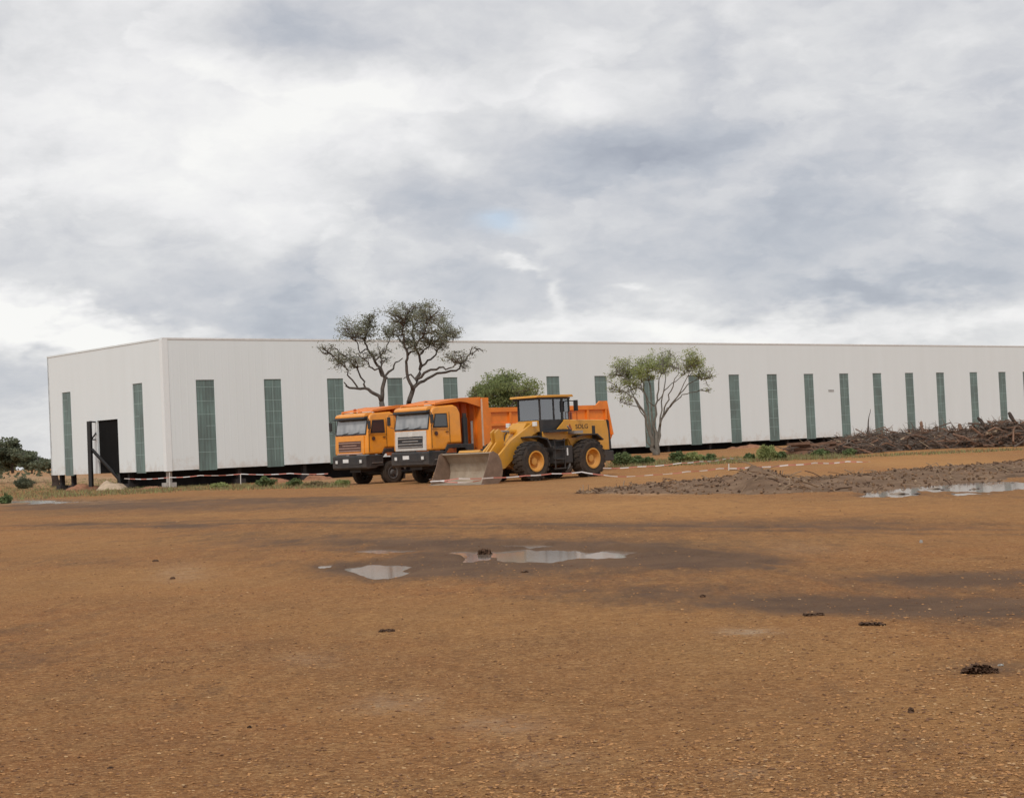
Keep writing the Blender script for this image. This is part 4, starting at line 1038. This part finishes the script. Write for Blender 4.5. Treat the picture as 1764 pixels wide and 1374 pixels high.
    s=MB();s.box(-2.35,-1.85,-.25,.25,2.3,2.62);s.box(-2.45,-2.3,-.27,.27,2.5,3.12);s.build('seat',M['seat'],R,bevel=.04)
    s=MB();s.tube([(-1.15,0,2.4),(-1.45,0,2.72)],.03,6);s.tube([(-1.45+.2*math.sin(t)*.5,.2*math.cos(t),2.74+.2*math.sin(t)*.8) for t in [k*math.pi/6 for k in range(13)]],.018,5);s.build('steering_wheel',K_,R)
    for sd in(1,-1):
        a=MB();a.tube([(cx1+.0,.66*sd,3.2),(cx1-.05,1.0*sd,3.15)],.02,5);a.build('mirror_arm',K_,R)
        MB().box(cx1-.07,cx1-.02,min(.92*sd,1.16*sd),max(.92*sd,1.16*sd),2.75,3.2).build('mirror',K_,R,bevel=.02)
    # platform & rail, exhaust
    MB().prism([(-1.0,1.96),(-1.8,2.03),(-2.3,2.0),(-2.3,1.93),(-1.0,1.90)],.6,1.15).build('platform',K_,R)
    ex=MB();ex.tube([(-3.2,.2,2.38),(-3.2,.2,2.78)],.06,8);ex.tube([(-3.5,-.1,2.38),(-3.5,-.1,2.72)],.09,8);ex.build('exhaust_stack',mat('rusty_red_pipe',(.30,.09,.05),.6),R)
    h=MB()
    for dx in(0,.45): h.tube([(-2.6-dx,.74,2.38),(-2.6-dx,.74,2.72)],.014,5)
    h.tube([(-2.6,.74,2.72),(-3.05,.74,2.72)],.014,5);h.build('hand_rail',M['amber'],R)
    return R
AL=math.radians(47)
nw=Vector(((918.9-882)/2784*64.5,64.5,0));C=nw-lft(AL)*1.37
loader((C.x,C.y,0),heading(AL))
# ================================================================== BARRIER TAPE
def tape(pts,label,seg=.22,wid=.042,twist=1):
    P=[PD(x,y,D) for x,y,D in pts]
    # resample
    Q=[]
    for a,b in zip(P[:-1],P[1:]):
        n=max(1,int((b-a).length/seg))
        for k in range(n):
            u=k/n;p=a.lerp(b,u);p.z-=.10*math.sin(math.pi*u)*min(1,(b-a).length/6);Q.append(p)
    Q.append(P[-1]);mb=MB()
    for i in range(len(Q)-1):
        mb.mi=1 if (i//2)%2 else 0
        def up(k):
            a=fbm(np.array([k*.13]),np.array([3.3]),2,int(P[0].x*10)&63)[0]*3*twist;return Vector((math.sin(a)*.3,math.sin(a)*.8,math.cos(a)))*wid/2
        a,b=Q[i],Q[i+1];u0,u1=up(i),up(i+1)
        mb.quad(a-u0,b-u1,b+u1,a+u0)
    o=mb.build('barrier_tape',[M['white_tape'],M['red_tape']]);s=o.modifiers.new('s','SOLIDIFY');s.thickness=.004
    return tag(o,label,'barrier tape',group='red and white barrier tapes')
def stake(px,py,D,h,label,m=None):
    p=PD(px,py,D);z0=ground_at(p.x,p.y)
    mb=MB();mb.tube([(0,0,-.15),(.02,0,h)],.025,6);o=mb.build('stake',m or M['whitepaint'],loc=(p.x,p.y,z0));tag(o,label,'stake')
tape([(214,824,90),(292,822,88),(345,818.5,87),(415,816,86),(500,815,85),(565,815.5,84)],'tape strung low along the dark gap under the warehouse wall')
tape([(741,829,60.6),(790,824,60.8),(850,822.5,61),(905,819,61.5),(950,815.5,62),(1002,812.5,62.8)],'tape stretched in front of the loader bucket and wheels')
tape([(739,825,60.0),(765,829,60.0),(800,831,60.0),(829,827,60.0)],'slack tape sagging under the bucket edge',twist=2)
tape([(1002,812.5,62.8),(1040,818,63),(1064,820.5,63),(1125,817.5,64),(1183,812,65),(1240,806.5,66),(1297,804,67)],'faint slack tape lying from the rear wheel toward the dirt mound')
tape([(1255,806.5,66),(1297,804,67),(1358,800.6,68),(1404,797,69),(1460,794.5,71),(1560,791,74),(1680,786,77),(1800,781,80)],'bright dashed tape crossing the orange strip behind the mound',wid=.055)
tape([(1038,806,74),(1098,803.5,75),(1174,797,76),(1205,794.5,77),(1254,789,80),(1330,786,84)],'tape along the edge of the green weeds behind the loader')
stake(414,822,86,.62,'thin white stake standing in the dark gap left of the trucks')
stake(292,833,88,.85,'short pale stake at the near corner of the warehouse')
stake(1255,806,66,.28,'short stake holding the dashed tape')
# ================================================================== TREES
def leaf_cloud(mb,c,rad,n,size,rng,shell=.0,flat=1.0):
    for _ in range(n):
        while True:
            p=Vector((rng.uniform(-1,1),rng.uniform(-1,1),rng.uniform(-1,1)))
            if p.length<=1: break
        if shell: p=p*(p.length**-(shell)) if p.length>.05 else p
        q=Vector((c[0]+p.x*rad[0],c[1]+p.y*rad[1],c[2]+p.z*rad[2]))
        s=size*rng.uniform(.5,1.25)
        d=Vector((rng.gauss(0,1),rng.gauss(0,1),rng.gauss(0,.7)));d.normalize()
        e=d.cross(Vector((rng.gauss(0,1),rng.gauss(0,1),rng.gauss(0,1))));
        if e.length<.01:continue
        e.normalize()
        mb.add([q-d*s*.6,q+e*s*.28,q+d*s*.6,q-e*s*.28],[(0,1,2,3)])
def tree(name,label,cat,D,limbs,clusters,leafm,barkm,lsize,dens,seed,base,group=None,depthk=1.0,twigk=1.0,wk=1.0,gapn=.5):
    """limbs: list of ([(px,py,w_px,depth_off)...]); clusters: (px,py,rx,ry,density)"""
    rng=random.Random(seed);s=D/F
    bp=PD(base[0],base[1],D);z0=float(base_z(bp.x,bp.y))
    R=empty(name,(bp.x,bp.y,z0));tag(R,label,cat,group=group)
    O=Vector((bp.x,bp.y,z0))
    tr=MB();nodes=[]
    for li,lb in enumerate(limbs):
        off=rng.uniform(-1,1)*.0
        pts=[];rad=[]
        dirn=lb.get('d',rng.uniform(-1,1))
        n=len(lb['p'])
        for i,(x,y,w) in enumerate(lb['p']):
            dd=dirn*lb.get('k',1.6)*(i/(n-1))**1.2+lb.get('o',0)
            p=PD(x,y,D);p.y+=dd;p-=O
            pts.append(p);rad.append(w*wk*s/2)
        # refine with slight wobble
        P=[];Rr=[]
        for i in range(n-1):
            for k in range(3):
                u=k/3;p=pts[i].lerp(pts[i+1],u);
                if k: p+=Vector((rng.gauss(0,1),rng.gauss(0,1),rng.gauss(0,1)))*.05
                P.append(p);Rr.append(rad[i]+(rad[i+1]-rad[i])*u)
        P.append(pts[-1]);Rr.append(rad[-1])
        tr.tube(P,Rr,7)
        nodes+= [(p,r) for p,r in zip(P,Rr)][len(P)//3:]
    tr.build('trunk',barkm,R,smooth=True)
    tw=MB();lf=MB()
    for (x,y,rx,ry,dn) in clusters:
        c=PD(x,y,D)-O
        # depth of cluster: follow nearest limb end in x,z
        near=sorted(nodes,key=lambda q:(q[0].x-c.x)**2+(q[0].z-c.z)**2)[:4]
        c.y=near[0][0].y+rng.uniform(-.8,.8)*depthk
        Rr=Vector((rx*s*1.12,rx*s*.9*depthk+.3,ry*s*1.12))
        # branchlets
        nb=max(3,int(7*twigk*math.sqrt(rx*ry)/14))
        ends=[]
        for k in range(nb):
            st=rng.choice(near)[0]
            a=Vector((rng.uniform(-1,1),rng.uniform(-1,1),rng.uniform(-.7,1)))
            if a.length>1:a.normalize()
            e=c+Vector((a.x*Rr.x,a.y*Rr.y,a.z*Rr.z))
            m1=st.lerp(e,.4)+Vector((rng.gauss(0,.1),rng.gauss(0,.1),rng.gauss(0,.1)));m2=st.lerp(e,.75)+Vector((rng.gauss(0,.1),rng.gauss(0,.1),rng.gauss(0,.07)))
            tw.tube([st,m1,m2,e],[.035,.024,.015,.006],4,False)
            ends+=[m2,e]
            for _ in range(4):
                b=m1.lerp(e,rng.random());f=b+Vector((rng.gauss(0,1)*Rr.x*.35,rng.gauss(0,1)*Rr.y*.35,rng.gauss(.1,1)*Rr.z*.4))
                tw.tube([b,b.lerp(f,.5)+Vector((0,0,.04)),f],[.013,.009,.004],3,False);ends.append(f)
        nsub=max(5,int(len(ends)*.8))
        total=int(dens*dn*rx*ry*.16)
        for k in range(nsub):
            e=rng.choice(ends)
            sc=rng.uniform(.26,.55)
            leaf_cloud(lf,e,(Rr.x*sc+.08,Rr.y*sc+.08,Rr.z*sc*.9+.06),max(2,int(total/nsub*rng.uniform(.3,1.7))),lsize,rng)
    tw.build('twigs',barkm,R);lf.build('crown',leafm,R)
    return R
def Lb(pts,**k): d={'p':pts};d.update(k);return d
tall=[
 Lb([(690,830,17),(676,770,15),(664,720,12),(657,692,9)],k=.3,d=0),
 Lb([(690,830,17),(695,770,14),(700,720,12),(704,693,9)],k=.3,d=.5),
 Lb([(657,692,8),(662,655,6.5),(655,640,5.5),(645,622,4.5),(632,600,3.5),(627,585,3),(631,562,2.4),(638,543,1.4)],d=.4),
 Lb([(657,692,6.5),(645,678,6),(630,669,5),(605,669,3.6),(597,660,2)],d=-1,k=1.2),
 Lb([(630,669,3.4),(622,650,3),(613,632,2.4),(598,615,2),(585,604,1.2)],d=-.6),
 Lb([(617,669,3),(603,650,2.6),(597,633,2.2),(580,617,1.8),(566,605,1)],d=-1.2,k=1.5),
 Lb([(662,655,4.5),(668,640,4),(676,628,3),(690,614,1.6)],d=1),
 Lb([(655,640,3),(642,634,2.8),(632,622,2.2),(622,612,1.6)],d=-1),
 Lb([(645,622,3),(658,607,2.4),(666,590,2),(672,570,1.4)],d=.9),
 Lb([(632,602,2.4),(620,606,2),(617,590,1.8),(612,570,1.2)],d=-.7),
 Lb([(662,650,3),(657,628,2.6),(655,610,2),(650,590,1.3)],d=.2),
 Lb([(704,693,9),(711,672,8),(718,655,6.5),(723,636,5.5),(722,612,4.2),(714,592,3.4),(711,565,2.6),(706,540,1.4)],d=.2),
 Lb([(711,672,6),(703,652,5.5),(701,630,5),(703,612,4.2),(698,595,3.8),(694,572,3),(700,548,2),(712,532,1.2)],d=-.8),
 Lb([(712,668,6),(730,656,5),(752,642,4.2),(785,637,3.6),(797,622,3),(808,607,2.2),(826,596,1)],d=1,k=2),
 Lb([(720,652,5),(737,640,4.4),(758,634,3.6),(776,636,2.4),(792,628,1.4)],d=-1.2),
 Lb([(723,634,4),(736,620,3.5),(750,609,2.8),(758,592,2.2),(764,566,1.4)],d=1.1),
 Lb([(703,612,3.4),(718,596,2.8),(732,578,2.2),(742,555,1.3)],d=-1),
 Lb([(722,612,3),(737,598,2.4),(755,582,1.9),(778,572,1)],d=.6),
 Lb([(698,595,3),(686,580,2.4),(676,570,1.4)],d=.3),
 Lb([(718,655,3),(705,645,2.6),(694,652,1.2)],d=.3),
]
tallc=[(606,566,22,14,.8),(594,572,12,7,.4),(632,558,18,18,.8),(620,580,18,11,.6),(640,541,10,9,.5),(628,575,20,12,.6),(672,568,17,16,1),(683,548,18,13,.9),(706,533,14,9,.8),(712,548,28,13,1.3),(745,538,24,12,1.1),(764,546,14,12,1),(728,566,26,14,1.2),(697,560,14,10,.9),
 (765,572,20,11,1),(786,576,13,9,.8),(705,592,16,13,1),(722,602,12,11,.7),(750,590,24,12,1),(735,580,20,10,.9),(768,590,12,8,.7),(573,603,13,7,.5),(590,620,20,13,.8),(600,630,14,8,.7),(614,626,18,9,.7),(640,614,18,8,.6),(662,606,12,8,.3),(664,620,14,7,.3),(790,612,18,10,.5),(778,620,14,11,.45),(765,600,10,8,.5),(802,634,10,7,.2),(820,600,12,5,.25),(560,604,8,4,.2),(690,575,10,8,.7)]
tree('acacia_tree','tall spreading grey-green tree with forked trunks behind the dump trucks','tree',84,tall,tallc,M['leaf_grey'],M['bark'],.085,22,11,(690,830),depthk=1.2,twigk=1.2)
bushy=[
 Lb([(1130,787,15),(1124,765,11),(1116,738,6),(1110,712,4.5),(1096,691,3.5),(1076,676,2.4),(1055,667,1.2)],d=-.6),
 Lb([(1128,787,12),(1124,760,8),(1118,720,5),(1115,690,4),(1111,662,3),(1103,640,1.6)],d=.5),
 Lb([(1130,787,14),(1130,760,9),(1128,722,5.5),(1132,690,4.2),(1134,662,3.2),(1140,636,1.5)],d=-.2),
 Lb([(1130,787,16),(1133,760,11),(1138,730,6),(1147,711,4.4),(1160,695,3.4),(1175,683,2.6),(1192,675,2),(1225,672,.8)],d=.7),
 Lb([(1137,735,4.5),(1144,702,3.6),(1150,680,3),(1158,660,2.4),(1166,636,1.2)],d=-.8),
 Lb([(1145,714,3.6),(1165,686,3),(1185,662,2.4),(1205,651,1.8),(1224,652,.8)],d=.3),
 Lb([(1127,760,6),(1123,705,4),(1122,662,3),(1119,635,1.4)],d=.9),
 Lb([(1137,735,4.2),(1140,692,3.2),(1147,660,2.4),(1150,630,1.2)],d=.6),
 Lb([(1122,775,4),(1113,757,2.6),(1111,735,2)],d=-1,k=.6),
 Lb([(1114,725,3.5),(1100,700,2.8),(1088,672,2.2),(1080,645,1.2)],d=.6),
 Lb([(1110,712,3),(1095,700,2.2),(1078,697,1.4),(1066,690,.8)],d=-1),
 Lb([(1150,706,2.8),(1172,672,2.2),(1186,640,1.5),(1190,620,.8)],d=-1),
 Lb([(1128,700,3),(1105,672,2.3),(1080,655,1.6),(1062,640,1)],d=-.4),
 Lb([(1134,690,3),(1150,668,2.3),(1172,650,1.6),(1198,632,1)],d=.2)]
bushc=[(1058,638,15,11,.7),(1076,626,18,11,.9),(1095,640,22,13,1.5),(1090,654,16,8,1.2),(1057,672,13,9,.35),(1074,690,12,8,.3),(1084,672,14,9,.4),(1104,624,14,11,.5),(1130,622,18,15,1),(1146,616,16,11,.9),(1158,622,12,13,.7),(1184,620,17,13,.9),(1200,628,17,13,.9),(1215,640,14,11,.7),(1180,640,12,7,.6),(1224,652,11,7,.3),(1114,648,14,8,1),(1140,642,12,7,.6),(1048,655,8,6,.3),(1150,604,10,5,.3),(1100,668,8,8,.35),(1218,672,12,2,.15)]
tree('bushy_tree','smaller vase-shaped tree with many thin stems and yellow-green top, right of the loader','tree',100,bushy,bushc,M['leaf_yel'],M['bark2'],.10,28,5,(1130,787),depthk=1.3,twigk=1.7,wk=.72)
rb=[Lb([(866,800,12),(866,750,8),(860,715,5),(850,690,3),(838,668,1.2)],d=.5),Lb([(868,790,9),(872,740,6),(880,705,4),(895,675,1.2)],d=-.5),Lb([(866,770,8),(866,720,5),(868,680,3),(868,645,1.2)],d=.9),Lb([(864,760,6),(845,715,4),(822,690,1.2)],d=-.9),Lb([(868,760,6),(890,715,4),(916,690,1.2)],d=.2)]
rbc=[(866,655,26,14,1.3),(840,668,24,14,1.3),(893,666,26,15,1.3),(866,685,46,18,1.5),(825,686,17,16,1),(912,686,16,16,1),(866,705,44,20,1.2),(812,675,8,8,.4),(866,641,14,6,.5),(845,648,14,7,.5),(888,648,16,7,.5),(925,672,6,7,.3),(855,672,30,14,1.3),(880,680,30,14,1.3)]
tree('round_bush','dense round fresh-green bush behind the truck beds','bush',87,rb,rbc,M['leaf_green'],M['bark'],.11,21,21,(866,800),depthk=1.4,twigk=.8)
# far left trees
def far_tree(px,pyb,top,wpx,D,label,seed,m,cat='tree',name='far_tree'):
    rng=random.Random(seed)
    h=pyb-top
    limbs=[Lb([(px,pyb+3,h*.10),(px-wpx*.05,pyb-h*.35,h*.07),(px-wpx*.22,pyb-h*.75,h*.02)],d=.5),Lb([(px,pyb-h*.2,h*.07),(px+wpx*.18,pyb-h*.55,h*.04),(px+wpx*.3,pyb-h*.72,h*.02)],d=-.5),Lb([(px,pyb-h*.2,h*.06),(px+wpx*.02,pyb-h*.6,h*.04),(px,pyb-h*.9,h*.02)],d=-1)]
    cl=[]
    for k in range(16):
        a=rng.uniform(-1,1);b=rng.uniform(0,1)
        y=pyb-h*(.18+.72*b*math.sqrt(max(0,1-a*a*.85)))
        cl.append((px+a*wpx*.42,y,wpx*.17,h*.13,1.2))
    tree(name,label,cat,D,limbs,cl,m,M['bark'],.30*D/150,26,seed,(px,pyb),group='far trees at the left edge',depthk=3,twigk=.6)
far_tree(22,811,754,66,165,'tallest dark green tree at the far left edge',31,M['leaf_dark'])
far_tree(-38,812,765,80,175,'dark tree cut off by the left edge of the picture',32,M['leaf_dark'])
far_tree(55,812,778,44,160,'lower dark green tree between the tall one and the warehouse',33,M['leaf_dark'])
far_tree(84,812,787,36,150,'lowest dark bush touching the warehouse corner at far left',34,M['leaf_dark'])
# distant scrub belt
mb=MB();rng=random.Random(8)
for k in range(260):
    a=math.radians(rng.uniform(-60,-16.3)) if k%2 else math.radians(rng.uniform(26,70));D=rng.uniform(230,330)
    c=(D*math.sin(a),D*math.cos(a),rng.uniform(.5,2.2));leaf_cloud(mb,c,(4.5,4,1.6),60,.9,rng)
o=mb.build('distant_scrub',M['leaf_dark']);tag(o,'belt of distant low scrub along the horizon','scrub',kind='stuff')
# ------------------------------------------------------------------ shrubs
def shrub(px,pyb,wpx,hpx,label,seed,m=None,D=None,dens=1.0,ls=.11,name='shrub',grp=None):
    q=G(px,pyb) if D is None else PD(px,pyb,D);s=q.y/F;rng=random.Random(seed)
    z=ground_at(q.x,q.y);R=empty(name,(q.x,q.y,z));tag(R,label,'shrub',group=grp)
    W=wpx*s/2;H=hpx*s;st=MB();lf=MB()
    for k in range(int(9+wpx*.6)):
        a=rng.uniform(0,6.28);r=rng.random()**.6
        e=Vector((math.cos(a)*W*r,math.sin(a)*W*.8*r,H*rng.uniform(.55,1.05)*(1-.45*r*r)))
        b=Vector((e.x*.25,e.y*.25,-.05));mpt=b.lerp(e,.55)+Vector((0,0,H*.08))
        st.tube([b,mpt,e],[.016,.011,.004],4,False)
        for u in(.45,.7,.9,1.0):
            p=b.lerp(e,u) if u<1 else e
            leaf_cloud(lf,p,(W*.2+.05,W*.2+.05,H*.14+.03),int(16*dens),ls,rng)
    st.build('stem',M['bark2'],R);lf.build('foliage',m or M['leaf_shrub'],R)
shrub(42,842,36,20,'dark rounded bush on the grass left of the warehouse stump',41,M['leaf_dark'],dens=2)
shrub(10,866,22,16,'small leafy weed at the far left edge by the pale water',42)
shrub(1070,803,34,24,'dark green shrub just right of the loader rear wheel',43,M['leaf_shrub'],dens=1.6)
shrub(1098,801,26,14,'low green weed between the loader and the bushy tree',44)
shrub(1118,800,18,12,'small green weed in front of the bushy tree trunk',45)
shrub(1168,797,30,18,'broad leafy shrub just right of the bushy tree trunk',46,dens=1.6)
shrub(1196,796,34,16,'light green shrub between bushy tree and dark gap',47,M['leaf_yel'],dens=1.3)
shrub(1224,795,22,12,'low shrub left of the reddish heap under the wall',48)
shrub(1322,793,34,26,'tall bright green weed clump in front of the tenth window strip',49,M['leaf_yel'],dens=1.4)
shrub(1345,792,22,12,'low green weed right of the tall bright clump',50)
shrub(1412,786,30,12,'low green weed before the flat reddish timber',51)
shrub(1290,792,20,10,'small weed left of the tall bright clump',52)
shrub(458,838,34,15,'green weed clump below the second green window',53,dens=1.4)
shrub(507,837,24,13,'smaller green weed clump right of the second window',54)
shrub(378,840,30,8,'sparse flat weed below the first green window',55,M['leaf_yel'])
shrub(590,836,30,9,'pale dry weed beside the left truck wheel',56,M['leaf_yel'])
shrub(545,838,36,8,'pale dry weed left of the left truck',57,M['grass_dry'])
shrub(1465,784,24,12,'low weed at the foot of the brush pile left end',58)
# dry grass strip
def grass():
    mb=MB();rng=random.Random(3)
    def area(x0,x1,ya,yb,n,hm):
        for _ in range(n):
            x=rng.uniform(x0,x1);u=(x-x0)/(x1-x0);y=rng.uniform(ya[0]+(ya[1]-ya[0])*u,yb[0]+(yb[1]-yb[0])*u)
            q=G(x,y);z=float(base_z(q.x,q.y))
            for k in range(5):
                a=rng.uniform(0,6.28);h=hm*rng.uniform(.4,1.2);ox,oy=rng.gauss(0,.12),rng.gauss(0,.25)
                lx,ly=math.cos(a)*h*.45,math.sin(a)*h*.45;w=.018
                b=Vector((q.x+ox,q.y+oy,z-.02));t=b+Vector((lx,ly,h))
                sx=Vector((-math.sin(a),math.cos(a),0))*w
                mb.mi=rng.choice((0,0,1));mb.add([b-sx,b+sx,t],[(0,1,2)])
    area(300,600,(836,832),(846,840),900,.16)
    area(0,300,(822,826),(862,848),2600,.17)
    area(1050,1450,(797,782),(808,790),1500,.20)
    area(1450,1764,(786,772),(790,776),300,.15)
    o=mb.build('dry_grass',[M['grass_dry'],M['leaf_yel']]);tag(o,'sparse dry grass along the warehouse edge of the yard','grass',kind='stuff')
grass()
# ================================================================== BRUSH PILE
def pile():
    rng=random.Random(17)
    base=[(1385,783),(1440,783.5),(1475,782.5),(1530,778),(1582,774.5),(1660,771),(1764,768),(1900,764),(2100,758)]
    topm=[(1385,.45),(1440,.55),(1465,.9),(1510,1.1),(1560,1.05),(1600,1.2),(1650,1.2),(1700,1.15),(1730,1.35),(1764,1.45),(1900,1.4),(2100,1.0)]
    bx=np.array(base);tx=np.array(topm)
    mb=MB()
    # earthy core
    nu,nv=150,12;V=[]
    for i in range(nu):
        x=1385+(2100-1385)*i/(nu-1);q=G(x,float(np.interp(x,bx[:,0],bx[:,1])));H=float(np.interp(x,tx[:,0],tx[:,1]))
        for j in range(nv):
            t=j/(nv-1);X=q.x*(1+.0*t);Y=q.y+t*5;z=float(base_z(X,Y));n=float(fbm(X*.8,Y*.6,3,5))
            V.append((X+t*.3,Y,z-.1+math.sin(math.pi*min(1,t*1.0))**.6*H*.66*(1+.9*n)))
    mb.mi=2;mb.add(V,[(i*nv+j,(i+1)*nv+j,(i+1)*nv+j+1,i*nv+j+1) for i in range(nu-1) for j in range(nv-1)])
    for k in range(6500):
        x=1385+(2100-1385)*rng.random()**1.35
        q=G(x,float(np.interp(x,bx[:,0],bx[:,1])));H=.82*float(np.interp(x,tx[:,0],tx[:,1]))
        t=rng.random()**1.3;Y=q.y+.1+t*3.6;z0=float(base_z(q.x,Y))
        hh=H*math.sin(math.pi*min(1,(t*.62+.12)))*rng.uniform(.05,1.0)
        p=Vector((q.x+rng.uniform(-.3,.3),Y,z0+hh))
        a=rng.uniform(0,6.28);l=rng.choice((.3,.5,.7,1.0,1.5));el=rng.gauss(.05,.28)
        d=Vector((math.cos(a)*math.cos(el),math.sin(a)*math.cos(el),math.sin(el)))*l
        if p.z+d.z/2>z0+H*1.15: d.z*=.2
        r=rng.choice((.006,.008,.011,.014,.02,.03,.045))*(1.25 if x>1640 else 1)
        mb.mi=rng.choice((0,0,0,1,1,2,2,1) if x>1600 else (0,0,2,2,2,1))
        if rng.random()<.03: mb.mi=3
        b=Vector((rng.gauss(0,.12),rng.gauss(0,.12),rng.gauss(.03,.08)))*l
        mb.tube([p-d/2,p+b,p+d/2],[r,r*.9,r*.55],5)
    # curling twigs poking out
    for k in range(150):
        x=rng.uniform(1450,1764);q=G(x,float(np.interp(x,bx[:,0],bx[:,1])));H=float(np.interp(x,tx[:,0],tx[:,1]))
        p=Vector((q.x,q.y+rng.uniform(.8,2.5),float(base_z(q.x,q.y))+H*.8));l=rng.uniform(.2,.55);a=rng.uniform(-1,1);c=rng.uniform(-1.5,1.5)
        pts=[p]
        for s_ in range(5):
            p=p+Vector((math.sin(a)*l/4,rng.uniform(-.05,.05),math.cos(a)*l/4));a+=c*.45;pts.append(p)
        mb.mi=rng.choice((0,2,1));mb.tube(pts,[.018,.016,.013,.01,.008,.005],4)
    o=mb.build('brush_pile',[M['wood'],M['woodred'],mat('grey_dead_twigs',(.135,.108,.09),.9,0,.4,1.5),M['woodpale']])
    tag(o,'long tangled pile of uprooted dead branches in front of the warehouse','brush pile',kind='stuff')
pile()
def log(pts,rads,D,label,m,name='log',cat='log'):
    P=[PD(x,y,D) for x,y in pts];o0=P[0].copy()
    P2=[]
    for i,p in enumerate(P):
        q=p-o0;q.y+=.25*i;P2.append(q)
    # small wobble subdivisions
    Q=[];Rr=[]
    for i in range(len(P2)-1):
        for k in range(3):
            u=k/3;Q.append(P2[i].lerp(P2[i+1],u)+Vector((random.gauss(0,.012),random.gauss(0,.012),random.gauss(0,.012))));Rr.append((rads[i]*(1-u)+rads[i+1]*u)*D/F/2*random.uniform(.9,1.1))
    Q.append(P2[-1]);Rr.append(rads[-1]*D/F/2)
    mb=MB();mb.tube(Q,Rr,8);o=mb.build(name,m,loc=tuple(o0));tag(o,label,cat)
DP=G(1720,769).y+1.2
log([(1706,752),(1700,735),(1694,724),(1692,719)],[7,6,6,4],DP,'dark slanting log poking up from the brush pile, left of two',M['wooddark'])
log([(1756,740),(1751,727),(1747,718),(1746,711)],[6,6,7,6],DP,'dark upright stub poking up near the right edge of the picture',M['wooddark'])
log([(1496,752),(1497,738),(1500,722),(1505,704)],[4.5,3,1.6,.8],DP+3,'thin dry sapling standing up out of the brush pile',M['wooddark'],'dead_sapling','sapling')
log([(1589,745),(1590,736),(1591,727)],[6,5.5,5],DP+2,'short reddish upright stub in the middle of the brush pile',M['woodred'])
log([(1655,741),(1655,731)],[7,6],DP+1,'reddish stub standing just left of the window strip on the brush pile',M['woodred'])
log([(1720,764),(1740,752),(1752,742)],[6,6,4],DP-1.0,'pale split log leaning in the right part of the brush pile',M['woodpale'])
log([(1700,747),(1716,744),(1728,737)],[5,5,3],DP-.8,'pale bent branch on top of the right part of the brush pile',M['woodpale'])
# flat reddish timber slabs
def slab(px,py,wpx,hpx,label,seed):
    q=G(px,py);s=q.y/F;rng=random.Random(seed);mb=MB();z=float(base_z(q.x,q.y))
    for k in range(7):
        l=wpx*s*rng.uniform(.4,.8);h=hpx*s/5;a=rng.gauss(0,.25);cx=rng.uniform(-.25,.25)*wpx*s;cz=k*h*.75;ca,sa=math.cos(a),math.sin(a);cy=rng.uniform(-.3,.5);tl=rng.gauss(0,.05)
        v=[]
        for (x,y,zz) in ((-l/2,-.2,0),(l/2,-.15,0),(l/2,.2,0),(-l/2,.15,0),(-l/2,-.2,h),(l/2*.9,-.15,h*1.2),(l/2*.9,.2,h),(-l/2,.15,h)):
            v.append((cx+x*ca-y*sa,cy+x*sa+y*ca,cz+zz+x*tl))
        mb.add(v,[(0,3,2,1),(4,5,6,7),(0,1,5,4),(1,2,6,5),(2,3,7,6),(3,0,4,7)])
    o=mb.build('timber_stack',M['woodred'],loc=(q.x,q.y,z));tag(o,label,'timber stack',group='flat stacks of reddish timber')
slab(1380,784,70,20,'low flat stack of reddish timber at the left end of the debris',61)
slab(1432,783,60,20,'flat stack of reddish timber touching the brush pile',62)
# ================================================================== END
for o in bpy.data.objects:
    if o.parent is None and o.type=='MESH' and 'category' not in o and 'kind' not in o: print('UNTAGGED',o.name)
